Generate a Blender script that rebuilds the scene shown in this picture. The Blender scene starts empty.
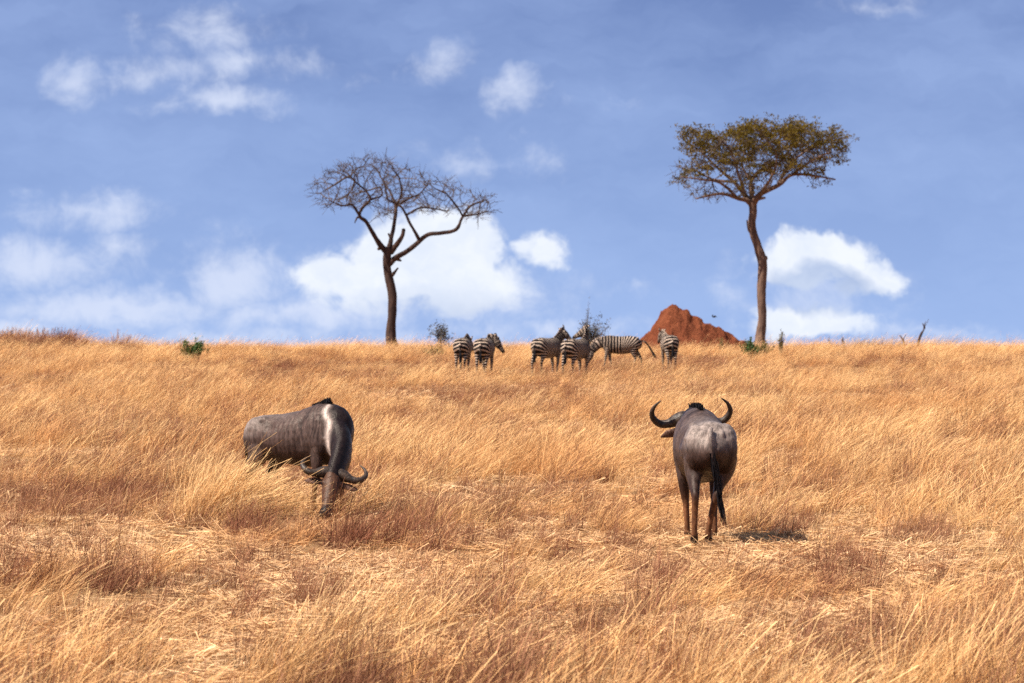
import bpy, bmesh, math, random
import numpy as np
from mathutils import Vector, Matrix, noise, kdtree

random.seed(7)
rng = np.random.default_rng(11)
sc = bpy.context.scene
COL = sc.collection
R = math.radians
F = 4267.0            # focal length in picture widths * 1024 (150 mm on a 36 mm sensor)
CAMZ = 2.3
HOR = 420.0

# ------------------------------------------------------------------ helpers
def tag(o, label=None, cat=None, group=None, kind=None):
    if label: o['label'] = label
    if cat: o['category'] = cat
    if group: o['group'] = group
    if kind: o['kind'] = kind
    return o

def link(o, parent=None):
    COL.objects.link(o)
    if parent: o.parent = parent
    return o

def empty(name, loc, rz=0.0):
    o = bpy.data.objects.new(name, None)
    o.empty_display_size = 0.3
    o.location = loc
    o.rotation_euler = (0, 0, rz)
    return link(o)

def mesh_obj(name, verts, faces, mat, parent=None, smooth=False):
    me = bpy.data.meshes.new(name)
    me.from_pydata([tuple(v) for v in verts], [], faces)
    me.update()
    if smooth: me.shade_smooth()
    if mat: me.materials.append(mat)
    return link(bpy.data.objects.new(name, me), parent)

def fattr(me, name, vals):
    a = me.attributes.new(name, 'FLOAT', 'POINT')
    a.data.foreach_set('value', np.asarray(vals, dtype=np.float32).ravel())

def smooth01(a, b, x):
    t = np.clip((x - a) / (b - a), 0, 1)
    return t * t * (3 - 2 * t)

# value noise in numpy
def vnoise(x, y, scale, seed=0):
    x = np.asarray(x, float) * scale + seed * 17.13; y = np.asarray(y, float) * scale - seed * 9.7
    xi = np.floor(x).astype(np.int64); yi = np.floor(y).astype(np.int64)
    fx = x - xi; fy = y - yi
    fx = fx * fx * (3 - 2 * fx); fy = fy * fy * (3 - 2 * fy)
    def h(a, b):
        n = (a * 374761393 + b * 668265263 + seed * 1442695) & 0x7fffffff
        n = ((n ^ (n >> 13)) * 1274126177) & 0x7fffffff
        return ((n ^ (n >> 16)) & 0xffff) / 65535.0
    return (h(xi, yi) * (1 - fx) + h(xi + 1, yi) * fx) * (1 - fy) + (h(xi, yi + 1) * (1 - fx) + h(xi + 1, yi + 1) * fx) * fy

def fbm2(x, y, scale, seed=0, octv=3):
    s = 0; a = 1; t = 0
    for k in range(octv):
        s = s + a * vnoise(x, y, scale * 2 ** k, seed + k); t += a; a *= 0.5
    return s / t

# ------------------------------------------------------------------ terrain
def ground_z(x, y):
    x = np.asarray(x, float); y = np.asarray(y, float)
    yy = np.clip(y, -50, 190)
    z = 0.027 * yy
    d = np.clip(y - 190, 0, 110)
    z = z + 0.027 * d - 0.0003 * d * d
    z = z - 0.039 * np.clip(y - 300, 0, 500)
    z = z + 0.28 * (fbm2(x, y, 0.045, 3, 2) - 0.5) * smooth01(60, 120, y) * (1 - 0.9 * smooth01(130, 180, y))
    z = z + 0.10 * (fbm2(x, y, 0.35, 5, 2) - 0.5)
    z = z - 0.010 * np.clip(-y, 0, 400)
    z = z + 0.10 * np.exp(-((x + 24.5) / 5.0) ** 2) * smooth01(150, 205, y) * (1 - smooth01(230, 260, y))
    return z

def gz(x, y):
    return float(ground_z(x, y))

def at_row(px, D):
    """world x of a picture column at distance D"""
    return (px - 512.0) / F * D

def spot(px, py):
    D = 9814.0 / (py - 305.0)
    return at_row(px, D), D

# ------------------------------------------------------------------ node helpers
def new_mat(name):
    m = bpy.data.materials.new(name); m.use_nodes = True
    nt = m.node_tree; nt.nodes.clear()
    out = nt.nodes.new('ShaderNodeOutputMaterial')
    return m, nt, out

def N(nt, typ, **kw):
    n = nt.nodes.new(typ)
    for k, v in kw.items():
        if k == 'inp':
            for kk, vv in v.items(): n.inputs[kk].default_value = vv
        else: setattr(n, k, v)
    return n

def math_node(nt, op, a, b=None, clamp=False):
    n = nt.nodes.new('ShaderNodeMath'); n.operation = op; n.use_clamp = clamp
    for i, v in enumerate((a, b)):
        if v is None: continue
        if isinstance(v, (int, float)): n.inputs[i].default_value = v
        else: nt.links.new(v, n.inputs[i])
    return n.outputs[0]

def mixc(nt, f, a, b, blend='MIX'):
    n = nt.nodes.new('ShaderNodeMix'); n.data_type = 'RGBA'; n.blend_type = blend
    def put(sock, v):
        if isinstance(v, (int, float)): sock.default_value = v
        elif isinstance(v, (tuple, list)): sock.default_value = (*v[:3], 1)
        else: nt.links.new(v, sock)
    put(n.inputs[0], f); put(n.inputs[6], a); put(n.inputs[7], b)
    return n.outputs[2]

def ramp(nt, fac, stops, interp='LINEAR'):
    n = nt.nodes.new('ShaderNodeValToRGB')
    n.color_ramp.interpolation = interp
    e = n.color_ramp.elements
    while len(e) > 1: e.remove(e[-1])
    e[0].position = stops[0][0]; c = stops[0][1]; e[0].color = (c, c, c, 1) if isinstance(c, (int, float)) else (*c, 1)
    for p, c in stops[1:]:
        k = e.new(p); k.color = (c, c, c, 1) if isinstance(c, (int, float)) else (*c, 1)
    nt.links.new(fac, n.inputs[0])
    return n.outputs[0]

def noise_tex(nt, vec, scale, detail=3, rough=0.55, dist=0.0):
    n = nt.nodes.new('ShaderNodeTexNoise')
    n.inputs['Scale'].default_value = scale; n.inputs['Detail'].default_value = detail
    n.inputs['Roughness'].default_value = rough; n.inputs['Distortion'].default_value = dist
    if vec is not None: nt.links.new(vec, n.inputs['Vector'])
    return n

def attr(nt, name):
    n = nt.nodes.new('ShaderNodeAttribute'); n.attribute_name = name
    return n

def vmul(nt, vec, v):
    n = nt.nodes.new('ShaderNodeVectorMath'); n.operation = 'MULTIPLY'
    nt.links.new(vec, n.inputs[0]); n.inputs[1].default_value = v
    return n.outputs[0]

# ------------------------------------------------------------------ materials
def straw_material(name, tip, mid, base, alt, transl=0.10):
    m, nt, out = new_mat(name)
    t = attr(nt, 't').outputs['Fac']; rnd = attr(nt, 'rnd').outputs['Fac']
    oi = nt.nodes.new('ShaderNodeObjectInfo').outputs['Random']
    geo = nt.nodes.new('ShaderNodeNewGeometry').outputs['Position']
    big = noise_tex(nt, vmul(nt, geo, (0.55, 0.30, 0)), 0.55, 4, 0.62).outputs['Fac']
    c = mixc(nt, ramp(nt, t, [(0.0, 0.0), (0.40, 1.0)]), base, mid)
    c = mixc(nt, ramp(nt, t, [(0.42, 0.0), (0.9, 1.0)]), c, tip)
    patch = ramp(nt, big, [(0.46, 0.0), (0.62, 1.0)])
    c = mixc(nt, math_node(nt, 'MULTIPLY', patch, 0.75), c, alt)
    c = mixc(nt, math_node(nt, 'MULTIPLY', ramp(nt, oi, [(0.35, 0.0), (1.0, 1.0)]), 0.5), c, alt)
    v = math_node(nt, 'ADD', math_node(nt, 'MULTIPLY', rnd, 0.55), 0.70)
    v2 = math_node(nt, 'ADD', math_node(nt, 'MULTIPLY', oi, 0.45), 0.76)
    c = mixc(nt, 1.0, c, math_node(nt, 'MULTIPLY', v, v2), 'MULTIPLY')
    d = nt.nodes.new('ShaderNodeBsdfDiffuse'); nt.links.new(c, d.inputs[0])
    tr = nt.nodes.new('ShaderNodeBsdfTranslucent'); nt.links.new(c, tr.inputs[0])
    mx = nt.nodes.new('ShaderNodeMixShader'); mx.inputs[0].default_value = transl
    nt.links.new(d.outputs[0], mx.inputs[1]); nt.links.new(tr.outputs[0], mx.inputs[2])
    nt.links.new(mx.outputs[0], out.inputs[0])
    return m

M = {}
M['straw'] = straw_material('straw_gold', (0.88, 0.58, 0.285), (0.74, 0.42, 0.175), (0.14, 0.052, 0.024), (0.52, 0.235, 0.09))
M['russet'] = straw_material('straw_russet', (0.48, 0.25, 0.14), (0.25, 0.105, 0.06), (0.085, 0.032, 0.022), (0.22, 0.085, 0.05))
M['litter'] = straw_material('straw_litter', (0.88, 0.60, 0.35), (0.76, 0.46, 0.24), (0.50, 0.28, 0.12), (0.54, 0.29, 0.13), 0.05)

def soil_material():
    m, nt, out = new_mat('dry_soil')
    geo = nt.nodes.new('ShaderNodeNewGeometry').outputs['Position']
    a = noise_tex(nt, geo, 1.3, 6, 0.65).outputs['Fac']
    b = noise_tex(nt, vmul(nt, geo, (1, 2.5, 1)), 24, 4, 0.7, 0.8).outputs['Fac']
    c = mixc(nt, ramp(nt, a, [(0.35, 0.0), (0.65, 1.0)]), (0.27, 0.13, 0.06), (0.17, 0.075, 0.035))
    c = mixc(nt, ramp(nt, b, [(0.40, 0.0), (0.60, 1.0)]), c, (0.50, 0.30, 0.14))
    p = nt.nodes.new('ShaderNodeBsdfPrincipled'); p.inputs['Roughness'].default_value = 0.95
    p.inputs['Specular IOR Level'].default_value = 0.1
    nt.links.new(c, p.inputs['Base Color'])
    bp = nt.nodes.new('ShaderNodeBump'); bp.inputs['Distance'].default_value = 0.05; bp.inputs['Strength'].default_value = 0.8
    nt.links.new(b, bp.inputs['Height']); nt.links.new(bp.outputs[0], p.inputs['Normal'])
    nt.links.new(p.outputs[0], out.inputs[0])
    return m
M['soil'] = soil_material()

def simple_mat(name, c1, c2, scale, rough=0.9, bump=0.0, stretch=(1, 1, 1), spec=0.2, lo=0.35, hi=0.65, transl=0.0):
    m, nt, out = new_mat(name)
    tc = nt.nodes.new('ShaderNodeTexCoord').outputs['Object']
    v = vmul(nt, tc, stretch)
    a = noise_tex(nt, v, scale, 5, 0.65, 0.4).outputs['Fac']
    c = mixc(nt, ramp(nt, a, [(lo, 0.0), (hi, 1.0)]), c1, c2)
    p = nt.nodes.new('ShaderNodeBsdfPrincipled'); p.inputs['Roughness'].default_value = rough
    p.inputs['Specular IOR Level'].default_value = spec
    nt.links.new(c, p.inputs['Base Color'])
    if bump:
        bp = nt.nodes.new('ShaderNodeBump'); bp.inputs['Distance'].default_value = bump; bp.inputs['Strength'].default_value = 1.0
        nt.links.new(a, bp.inputs['Height']); nt.links.new(bp.outputs[0], p.inputs['Normal'])
    if transl:
        tr = nt.nodes.new('ShaderNodeBsdfTranslucent'); nt.links.new(c, tr.inputs[0])
        mx = nt.nodes.new('ShaderNodeMixShader'); mx.inputs[0].default_value = transl
        nt.links.new(p.outputs[0], mx.inputs[1]); nt.links.new(tr.outputs[0], mx.inputs[2])
        nt.links.new(mx.outputs[0], out.inputs[0])
    else:
        nt.links.new(p.outputs[0], out.inputs[0])
    return m

M['bark'] = simple_mat('acacia_bark', (0.026, 0.015, 0.014), (0.085, 0.048, 0.036), 5.0, 0.9, 0.05, (1.6, 1.6, 0.35))
M['bark_pale'] = simple_mat('weathered_acacia_bark', (0.070, 0.042, 0.034), (0.22, 0.135, 0.095), 5.0, 0.9, 0.05, (1.6, 1.6, 0.35))
M['twig'] = simple_mat('thorn_twig', (0.065, 0.045, 0.038), (0.11, 0.078, 0.064), 3.0)
M['thornleaf'] = simple_mat('acacia_leaflet', (0.070, 0.055, 0.007), (0.19, 0.120, 0.015), 1.1, 0.7, 0, (1, 1, 1), 0.15, 0.35, 0.65, 0.30)
M['leaf_green'] = simple_mat('shrub_leaf_green', (0.035, 0.075, 0.012), (0.075, 0.12, 0.025), 4.0, 0.6, 0, (1, 1, 1), 0.3, transl=0.2)
M['leaf_olive'] = simple_mat('shrub_leaf_olive', (0.13, 0.11, 0.03), (0.20, 0.15, 0.04), 4.0, 0.7, 0, (1, 1, 1), 0.2, transl=0.2)
M['leaf_grey'] = simple_mat('shrub_leaf_grey', (0.06, 0.06, 0.055), (0.12, 0.10, 0.08), 4.0, 0.8)
M['horn'] = simple_mat('horn_sheath', (0.018, 0.012, 0.010), (0.075, 0.048, 0.034), 22.0, 0.42, 0.010, (1, 1, 1), 0.3)
M['hair'] = simple_mat('black_hair', (0.006, 0.006, 0.009), (0.016, 0.013, 0.015), 30.0, 0.5, 0, (1, 1, 1), 0.2)
M['eye'] = simple_mat('dark_eye', (0.004, 0.003, 0.003), (0.008, 0.006, 0.005), 5.0, 0.08, 0, (1, 1, 1), 0.6)
M['hoof'] = simple_mat('hoof_keratin', (0.012, 0.010, 0.010), (0.04, 0.03, 0.026), 20.0, 0.5)
M['bird'] = simple_mat('dark_plumage', (0.03, 0.03, 0.04), (0.06, 0.06, 0.07), 20.0, 0.6)

def mound_material():
    m, nt, out = new_mat('termite_mound_clay')
    tc = nt.nodes.new('ShaderNodeTexCoord').outputs['Object']
    a = noise_tex(nt, tc, 1.6, 6, 0.65, 0.5).outputs['Fac']
    b = noise_tex(nt, tc, 7.0, 5, 0.7, 0.6).outputs['Fac']
    c = mixc(nt, ramp(nt, a, [(0.38, 0.0), (0.62, 1.0)]), (0.150, 0.040, 0.018), (0.225, 0.068, 0.030))
    c = mixc(nt, math_node(nt, 'MULTIPLY', ramp(nt, b, [(0.42, 1.0), (0.55, 0.0)]), 0.45), c, (0.13, 0.034, 0.016))
    p = nt.nodes.new('ShaderNodeBsdfPrincipled'); p.inputs['Roughness'].default_value = 0.95
    p.inputs['Specular IOR Level'].default_value = 0.1
    nt.links.new(c, p.inputs['Base Color'])
    bp = nt.nodes.new('ShaderNodeBump'); bp.inputs['Distance'].default_value = 0.16; bp.inputs['Strength'].default_value = 1.0
    nt.links.new(b, bp.inputs['Height']); nt.links.new(bp.outputs[0], p.inputs['Normal'])
    nt.links.new(p.outputs[0], out.inputs[0])
    return m
M['mound'] = mound_material()

def fur_material(name, streak, rough, sheen):
    m, nt, out = new_mat(name)
    col = attr(nt, 'fur').outputs['Color']
    tc = nt.nodes.new('ShaderNodeTexCoord').outputs['Object']
    a = noise_tex(nt, vmul(nt, tc, (1.3, 1.3, 0.35)), streak, 5, 0.7, 0.3).outputs['Fac']
    v = ramp(nt, a, [(0.32, 0.45), (0.68, 1.45)])
    fine = noise_tex(nt, vmul(nt, tc, (1.0, 1.0, 0.25)), 95, 3, 0.7).outputs['Fac']
    c = mixc(nt, 1.0, col, v, 'MULTIPLY')
    c = mixc(nt, 1.0, c, ramp(nt, fine, [(0.3, 0.6), (0.7, 1.4)]), 'MULTIPLY')
    p = nt.nodes.new('ShaderNodeBsdfPrincipled'); p.inputs['Roughness'].default_value = rough
    p.inputs['Specular IOR Level'].default_value = 0.17
    p.inputs['Sheen Weight'].default_value = sheen; p.inputs['Specular Tint'].default_value = (1, .88, .80, 1)
    p.inputs['Sheen Roughness'].default_value = 0.4
    p.inputs['Sheen Tint'].default_value = (0.8, 0.75, 0.75, 1)
    nt.links.new(c, p.inputs['Base Color'])
    bp = nt.nodes.new('ShaderNodeBump'); bp.inputs['Distance'].default_value = 0.008; bp.inputs['Strength'].default_value = 0.7
    nt.links.new(math_node(nt, 'ADD', a, math_node(nt, 'MULTIPLY', fine, .5)), bp.inputs['Height']); nt.links.new(bp.outputs[0], p.inputs['Normal'])
    nt.links.new(p.outputs[0], out.inputs[0])
    return m
M['gnu_fur'] = fur_material('wildebeest_coat', 22.0, 0.42, 0.0)

def zebra_material():
    m, nt, out = new_mat('zebra_coat')
    ph = attr(nt, 'phase').outputs['Fac']; dk = attr(nt, 'dark').outputs['Fac']; wide = attr(nt, 'wide').outputs['Fac']
    tc = nt.nodes.new('ShaderNodeTexCoord').outputs['Object']
    nz = noise_tex(nt, tc, 5.0, 3, 0.6).outputs['Fac']
    p2 = math_node(nt, 'ADD', ph, math_node(nt, 'MULTIPLY', math_node(nt, 'SUBTRACT', nz, 0.5), 0.8))
    s = math_node(nt, 'SINE', math_node(nt, 'MULTIPLY', p2, 2 * math.pi))
    s = math_node(nt, 'ADD', s, wide)
    mask = ramp(nt, math_node(nt, 'ADD', math_node(nt, 'MULTIPLY', s, 0.5), 0.5), [(0.42, 0.0), (0.56, 1.0)])
    white = mixc(nt, nz, (0.40, 0.28, 0.20), (0.60, 0.47, 0.38))
    c = mixc(nt, mask, (0.014, 0.010, 0.010), white)
    c = mixc(nt, dk, c, (0.015, 0.010, 0.009))
    p = nt.nodes.new('ShaderNodeBsdfPrincipled'); p.inputs['Roughness'].default_value = 0.8; p.inputs['Specular IOR Level'].default_value = 0.12
    nt.links.new(c, p.inputs['Base Color']); nt.links.new(p.outputs[0], out.inputs[0])
    return m
M['zebra'] = zebra_material()

# ------------------------------------------------------------------ lofting
def catmull(P, n):
    """P: list of rows (any dimension), n samples per span"""
    P = np.array(P, float)
    out = []
    for i in range(len(P) - 1):
        p0 = P[max(i - 1, 0)]; p1 = P[i]; p2 = P[i + 1]; p3 = P[min(i + 2, len(P) - 1)]
        for k in range(n):
            t = k / n
            out.append(0.5 * ((2 * p1) + (-p0 + p2) * t + (2 * p0 - 5 * p1 + 4 * p2 - p3) * t * t + (-p0 + 3 * p1 - 3 * p2 + p3) * t ** 3))
    out.append(P[-1])
    return np.array(out)

class Loft:
    def __init__(s): s.v = []; s.f = []; s.sk = []   # sk: (x,y,z,r,tag,t)
    def tube(s, rows, tagid=0, seg=16, n=3, up=(0, 0, 1), cap=0.6):
        """rows: x,y,z,ra(side),rb(other)"""
        rows = [tuple(r) if len(r) == 5 else (*r, r[3]) for r in rows]
        Q = catmull(rows, n); Q[:, 3:] = np.maximum(Q[:, 3:], 0.0015)
        m = len(Q); base = len(s.v); up = Vector(up); prev = None
        for i in range(m):
            a = Q[max(i - 1, 0), :3]; b = Q[min(i + 1, m - 1), :3]
            T = Vector(b - a).normalized()
            S = up.cross(T)
            if S.length < 0.12 and prev is not None: S = prev - T * prev.dot(T)
            if S.length < 1e-4: S = Vector((0, 1, 0)).cross(T)
            S.normalize()
            if prev is not None and S.dot(prev) < 0: S = -S
            prev = S
            U = T.cross(S).normalized()
            c = Vector(Q[i, :3])
            for k in range(seg):
                an = 2 * math.pi * k / seg
                s.v.append(c + S * (math.cos(an) * Q[i, 3]) + U * (math.sin(an) * Q[i, 4]))
            s.sk.append((*Q[i, :3], 0.5 * (Q[i, 3] + Q[i, 4]), tagid, i / (m - 1)))
        for i in range(m - 1):
            for k in range(seg):
                a0 = base + i * seg + k; a1 = base + i * seg + (k + 1) % seg
                s.f.append((a0, a1, a1 + seg, a0 + seg))
        T0 = Vector(Q[1, :3] - Q[0, :3]).normalized(); T1 = Vector(Q[-1, :3] - Q[-2, :3]).normalized()
        s.v.append(Vector(Q[0, :3]) - T0 * (cap * min(Q[0, 3], Q[0, 4]))); c0 = len(s.v) - 1
        s.v.append(Vector(Q[-1, :3]) + T1 * (cap * min(Q[-1, 3], Q[-1, 4]))); c1 = len(s.v) - 1
        for k in range(seg):
            s.f.append((base + (k + 1) % seg, base + k, c0))
            e = base + (m - 1) * seg
            s.f.append((e + k, e + (k + 1) % seg, c1))
        return s
    def ball(s, c, r, tagid=0):
        c = Vector(c); rx, ry, rz = r; base = len(s.v); nu, nv = 14, 8
        s.v.append(c + Vector((0, 0, rz)))
        for j in range(1, nv):
            th = math.pi * j / nv
            for k in range(nu):
                a = 2 * math.pi * k / nu
                s.v.append(c + Vector((rx * math.sin(th) * math.cos(a), ry * math.sin(th) * math.sin(a), rz * math.cos(th))))
        s.v.append(c - Vector((0, 0, rz))); last = len(s.v) - 1
        for k in range(nu): s.f.append((base, base + 1 + k, base + 1 + (k + 1) % nu))
        for j in range(nv - 2):
            for k in range(nu):
                a = base + 1 + j * nu + k; b = base + 1 + j * nu + (k + 1) % nu
                s.f.append((a, a + nu, b + nu, b))
        for k in range(nu): s.f.append((last, base + 1 + (nv - 2) * nu + (k + 1) % nu, base + 1 + (nv - 2) * nu + k))
        s.sk.append((*c, (rx + ry + rz) / 3, tagid, 0.5))
    def raw(s, name, mat, parent, smooth=True):
        return mesh_obj(name, s.v, s.f, mat, parent, smooth)
    def skin(s, name, mat, parent, voxel, iters=5):
        me = bpy.data.meshes.new('tmp'); me.from_pydata([tuple(v) for v in s.v], [], s.f); me.update()
        o = bpy.data.objects.new('tmp', me); COL.objects.link(o)
        md = o.modifiers.new('r', 'REMESH'); md.mode = 'VOXEL'; md.voxel_size = voxel
        ms = o.modifiers.new('s', 'SMOOTH'); ms.factor = 0.5; ms.iterations = iters
        dg = bpy.context.evaluated_depsgraph_get(); dg.update()
        res = bpy.data.meshes.new_from_object(o.evaluated_get(dg))
        bpy.data.objects.remove(o); bpy.data.meshes.remove(me)
        res.name = name; res.materials.clear(); res.materials.append(mat); res.shade_smooth()
        ob = link(bpy.data.objects.new(name, res), parent)
        co = np.empty(len(res.vertices) * 3); res.vertices.foreach_get('co', co); co = co.reshape(-1, 3)
        sk = np.array(s.sk)
        best = np.empty(len(co), int)
        for i in range(0, len(co), 4000):
            d = np.linalg.norm(co[i:i + 4000, None, :] - sk[None, :, :3], axis=2) / sk[None, :, 3]
            best[i:i + 4000] = d.argmin(1)
        return ob, co, sk[best, 4].astype(int), sk[best, 5]

def set_color(me, name, c):
    a = me.color_attributes.new(name, 'FLOAT_COLOR', 'POINT')
    c = np.concatenate([c, np.ones((len(c), 1))], 1)
    a.data.foreach_set('color', c.astype(np.float32).ravel())

def hair_strips(name, roots, dirs, lens, width, mat, parent, gravity=0.0, seg=3, seed=1):
    """ribbons of hair as one mesh"""
    rr = random.Random(seed); V = []; Fc = []
    for p, d, L in zip(roots, dirs, lens):
        p = Vector(p); d = Vector(d).normalized()
        side = Vector((rr.gauss(0, 1), rr.gauss(0, 1), rr.gauss(0, 0.4))); side = side - d * side.dot(d); side.normalize()
        b = len(V)
        for k in range(seg + 1):
            w = width * (1 - 0.75 * k / seg)
            V.append(p + side * w); V.append(p - side * w)
            p = p + d * (L / seg); d = (d + Vector((0, 0, -gravity / seg))).normalized()
        for k in range(seg):
            Fc.append((b + 2 * k, b + 2 * k + 1, b + 2 * k + 3, b + 2 * k + 2))
    return mesh_obj(name, V, Fc, mat, parent)

def head_frame(h, s_hint=(0, 1, 0)):
    h = Vector(h).normalized(); s = Vector(s_hint); s = (s - h * s.dot(h)).normalized()
    n = h.cross(s).normalized()
    return h, s, n

# ------------------------------------------------------------------ wildebeest
def make_wildebeest(label, loc, rz, poll, muzzle, neck_mid, side_hint, legs, tail, horn_scale, ear_drop, scale=1.0):
    root = empty('wildebeest', loc, rz); root.scale = (scale,) * 3
    tag(root, label, 'wildebeest', 'two wildebeest standing in the dry grass')
    L = Loft()
    # torso 1
    L.tube([(-.80, 0, .98, .07, .11), (-.76, 0, .955, .15, .18), (-.66, 0, .925, .235, .235), (-.48, 0, .90, .255, .27),
            (-.20, 0, .89, .265, .295), (.08, 0, .895, .275, .33), (.30, 0, .935, .25, .355), (.45, 0, .955, .235, .34),
            (.60, 0, .95, .19, .29), (.70, 0, .94, .12, .19)], 1, 24, 4)
    L.ball((.32, 0, 1.17), (.22, .085, .13), 1)
    for sg in (1, -1):
        L.ball((-.58, sg * .135, .90), (.19, .135, .24), 1)         # haunch
        L.ball((.42, sg * .17, .92), (.13, .09, .26), 1)            # shoulder
        L.ball((-.46, sg * .15, 1.085), (.085, .05, .065), 1); L.ball((-.70, sg * .085, 1.02), (.075, .045, .065), 1)          # hip bone
    # neck 2
    nm = neck_mid
    L.tube([(.40, 0, 1.02, .17, .27), (nm[0], nm[1], nm[2], .125, .20), (poll[0], poll[1], poll[2] - .02, .09, .125)], 2, 20, 6)
    # head 3
    h, s, n = head_frame(Vector(muzzle) - Vector(poll), side_hint)
    P = Vector(poll); HL = (Vector(muzzle) - P).length
    def hp(a, b=0, c=0): return P + h * a + s * b + n * c
    L.tube([(*hp(-.06, 0, -.02), .075, .085), (*hp(.02, 0, -.01), .108, .115), (*hp(.13, 0, -.015), .104, .118), (*hp(.27, 0, -.005), .080, .092),
            (*hp(HL - .10, 0, 0), .070, .076), (*hp(HL - .02, 0, -.005), .082, .070), (*hp(HL + .02, 0, -.01), .060, .050)], 3, 18, 4, up=tuple(n))
    for sg in (1, -1):   # ears, tag 4
        e0 = hp(.03, sg * .095, -.03)
        L.tube([(*e0, .025, .022), (*(e0 + s * sg * .07 - h * -.015 * ear_drop), .048, .020), (*(e0 + s * sg * .15 + h * .035 * ear_drop), .044, .016),
                (*(e0 + s * sg * .215 + h * .06 * ear_drop), .012, .010)], 4, 10, 4, up=tuple(n))
        L.ball(hp(.085, sg * .095, .035), (.028, .022, .028), 3)     # brow
        L.ball(hp(HL - .01, sg * .035, .02), (.028, .028, .028), 3)  # nostril
    # legs 5 front, 6 hind
    for i, (fx, fy) in enumerate(legs['front']):
        sg = 1 if i == 0 else -1
        L.tube([(.44, sg * .15, .92, .10, .15), (.40 + fx * .2, sg * .155, .70, .070, .095), (.41 + fx * .55, sg * .15 + fy * .5, .45, .045, .052), (.40 + fx * .8, sg * .148 + fy * .7, .36, .033, .036),
                (.40 + fx, sg * .145 + fy, .13, .029, .031), (.41 + fx, sg * .145 + fy, .075, .036, .037), (.43 + fx, sg * .145 + fy, .03, .040, .046)], 5, 12, 4, up=(1, 0, 0))
    for i, (fx, fy) in enumerate(legs['hind']):
        sg = 1 if i == 0 else -1
        L.tube([(-.58, sg * .14, .90, .12, .19), (-.52 + fx * .2, sg * .15, .72, .10, .145), (-.60 + fx * .5, sg * .145 + fy * .4, .56, .058, .080), (-.685 + fx * .7, sg * .14 + fy * .6, .455, .040, .052),
                (-.67 + fx * .85, sg * .135 + fy * .8, .33, .032, .036), (-.645 + fx, sg * .13 + fy, .13, .030, .032), (-.635 + fx, sg * .13 + fy, .075, .037, .038), (-.615 + fx, sg * .13 + fy, .03, .041, .047)], 6, 12, 4, up=(1, 0, 0))
    # tail 7
    L.tube([(*t, .026 - .003 * k) for k, t in enumerate(tail[:4])], 7, 10, 4, up=(1, 0, 0))
    body, co, tg, tt = L.skin('body', M['gnu_fur'], root, 0.0115, 6)
    # flank hollow, ribs, loose skin folds on shoulder and neck
    x, y, z = co.T
    sd_ = np.sign(y); tr_ = (tg == 1)
    dy = -.030 * tr_ * np.exp(-((x + .30) / .09) ** 2 - ((z - 1.02) / .08) ** 2)
    dy += -.022 * tr_ * np.exp(-((x - .20) / .06) ** 2) * smooth01(.70, .85, z) * smooth01(1.2, 1.05, z)
    dy += .006 * tr_ * np.sin(x * 2 * math.pi / .075) * smooth01(-.28, -.18, x) * smooth01(.2, .1, x) * smooth01(1.12, 1.0, z) * smooth01(.68, .8, z)
    dy += -.020 * tr_ * np.exp(-((x + .60) / .05) ** 2) * smooth01(.70, .85, z) * smooth01(1.02, .95, z)
    fold = np.array([noise.noise(Vector((a * 7, b * 3, c * 2.2 + a * 3))) for a, b, c in co]); fold2 = np.array([noise.noise(Vector((a * 16, b * 9, c * 6))) for a, b, c in co])
    wf = np.where((tg == 1) | (tg == 2), .010, .003)
    rad = np.stack([x * 0, y, (z - .93)], 1); rad /= np.maximum(np.linalg.norm(rad, axis=1), .02)[:, None]
    co = co + rad * (wf * fold + .35 * wf * fold2)[:, None]; co[:, 1] += dy * sd_
    body.data.vertices.foreach_set('co', co.astype(np.float32).ravel()); body.data.update()
    x, y, z = co.T
    nz = np.array([noise.noise(Vector((a * 5, b * 5, c * 2.5))) for a, b, c in co])
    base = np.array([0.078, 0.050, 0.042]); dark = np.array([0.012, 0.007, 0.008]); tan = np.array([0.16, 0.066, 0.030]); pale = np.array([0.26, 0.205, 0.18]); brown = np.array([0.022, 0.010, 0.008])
    c = np.tile(base, (len(co), 1))
    def mixin(c, w, col):
        w = np.clip(w, 0, 1)[:, None]; return c * (1 - w) + col * w
    torso = (tg == 1)
    c = mixin(c, torso * smooth01(.02, -.30, x) * .30, brown)
    c = mixin(c, torso * smooth01(.96, .66, z) * .85, brown)
    # dark brindle bars hanging from the shoulder and neck
    bars = np.sin((x + .22 * nz + .10 * z) * 2 * math.pi / .082)
    c = mixin(c, (torso | (tg == 2)) * smooth01(-.10, .25, x) * smooth01(.1, .7, bars) * smooth01(.70, .95, z) * .60, dark)
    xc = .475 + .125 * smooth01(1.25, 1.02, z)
    c = mixin(c, torso * smooth01(-.35, -.70, x) * smooth01(.84, 1.04, z) * .72, pale * 1.1)  # sunlit highlight on the rump, painted into the coat
    c = mixin(c, torso * smooth01(1.06, 1.16, z) * smooth01(.15, -.2, x) * .25, pale)  # top of the back painted lighter, as if lit
    c = mixin(c, torso * smooth01(.04, .09, x - xc) * .96, dark)  # shaded chest front painted dark
    c = mixin(c, (tg == 2) * smooth01(.02, .07, x - xc) * .97, dark)  # shadow side of the neck painted into the coat too
    c = mixin(c, ((tg == 1) | (tg == 2) | (tg == 5)) * np.exp(-((x - xc) / (.030 + .018 * smooth01(1.2, .9, z))) ** 2) * smooth01(.56, .70, z) * smooth01(.02, .06, np.abs(y)), pale * 1.8)  # pale stripe paints the light catching the shoulder edge
    c = mixin(c, (np.abs(y) < .025 + .015 * nz) * smooth01(.12, .25, x) * smooth01(1.18, 1.22, z) * .9, dark)
    c = mixin(c, (tg == 3) * (.80 + .15 * smooth01(.5, .9, tt)), dark)
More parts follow.
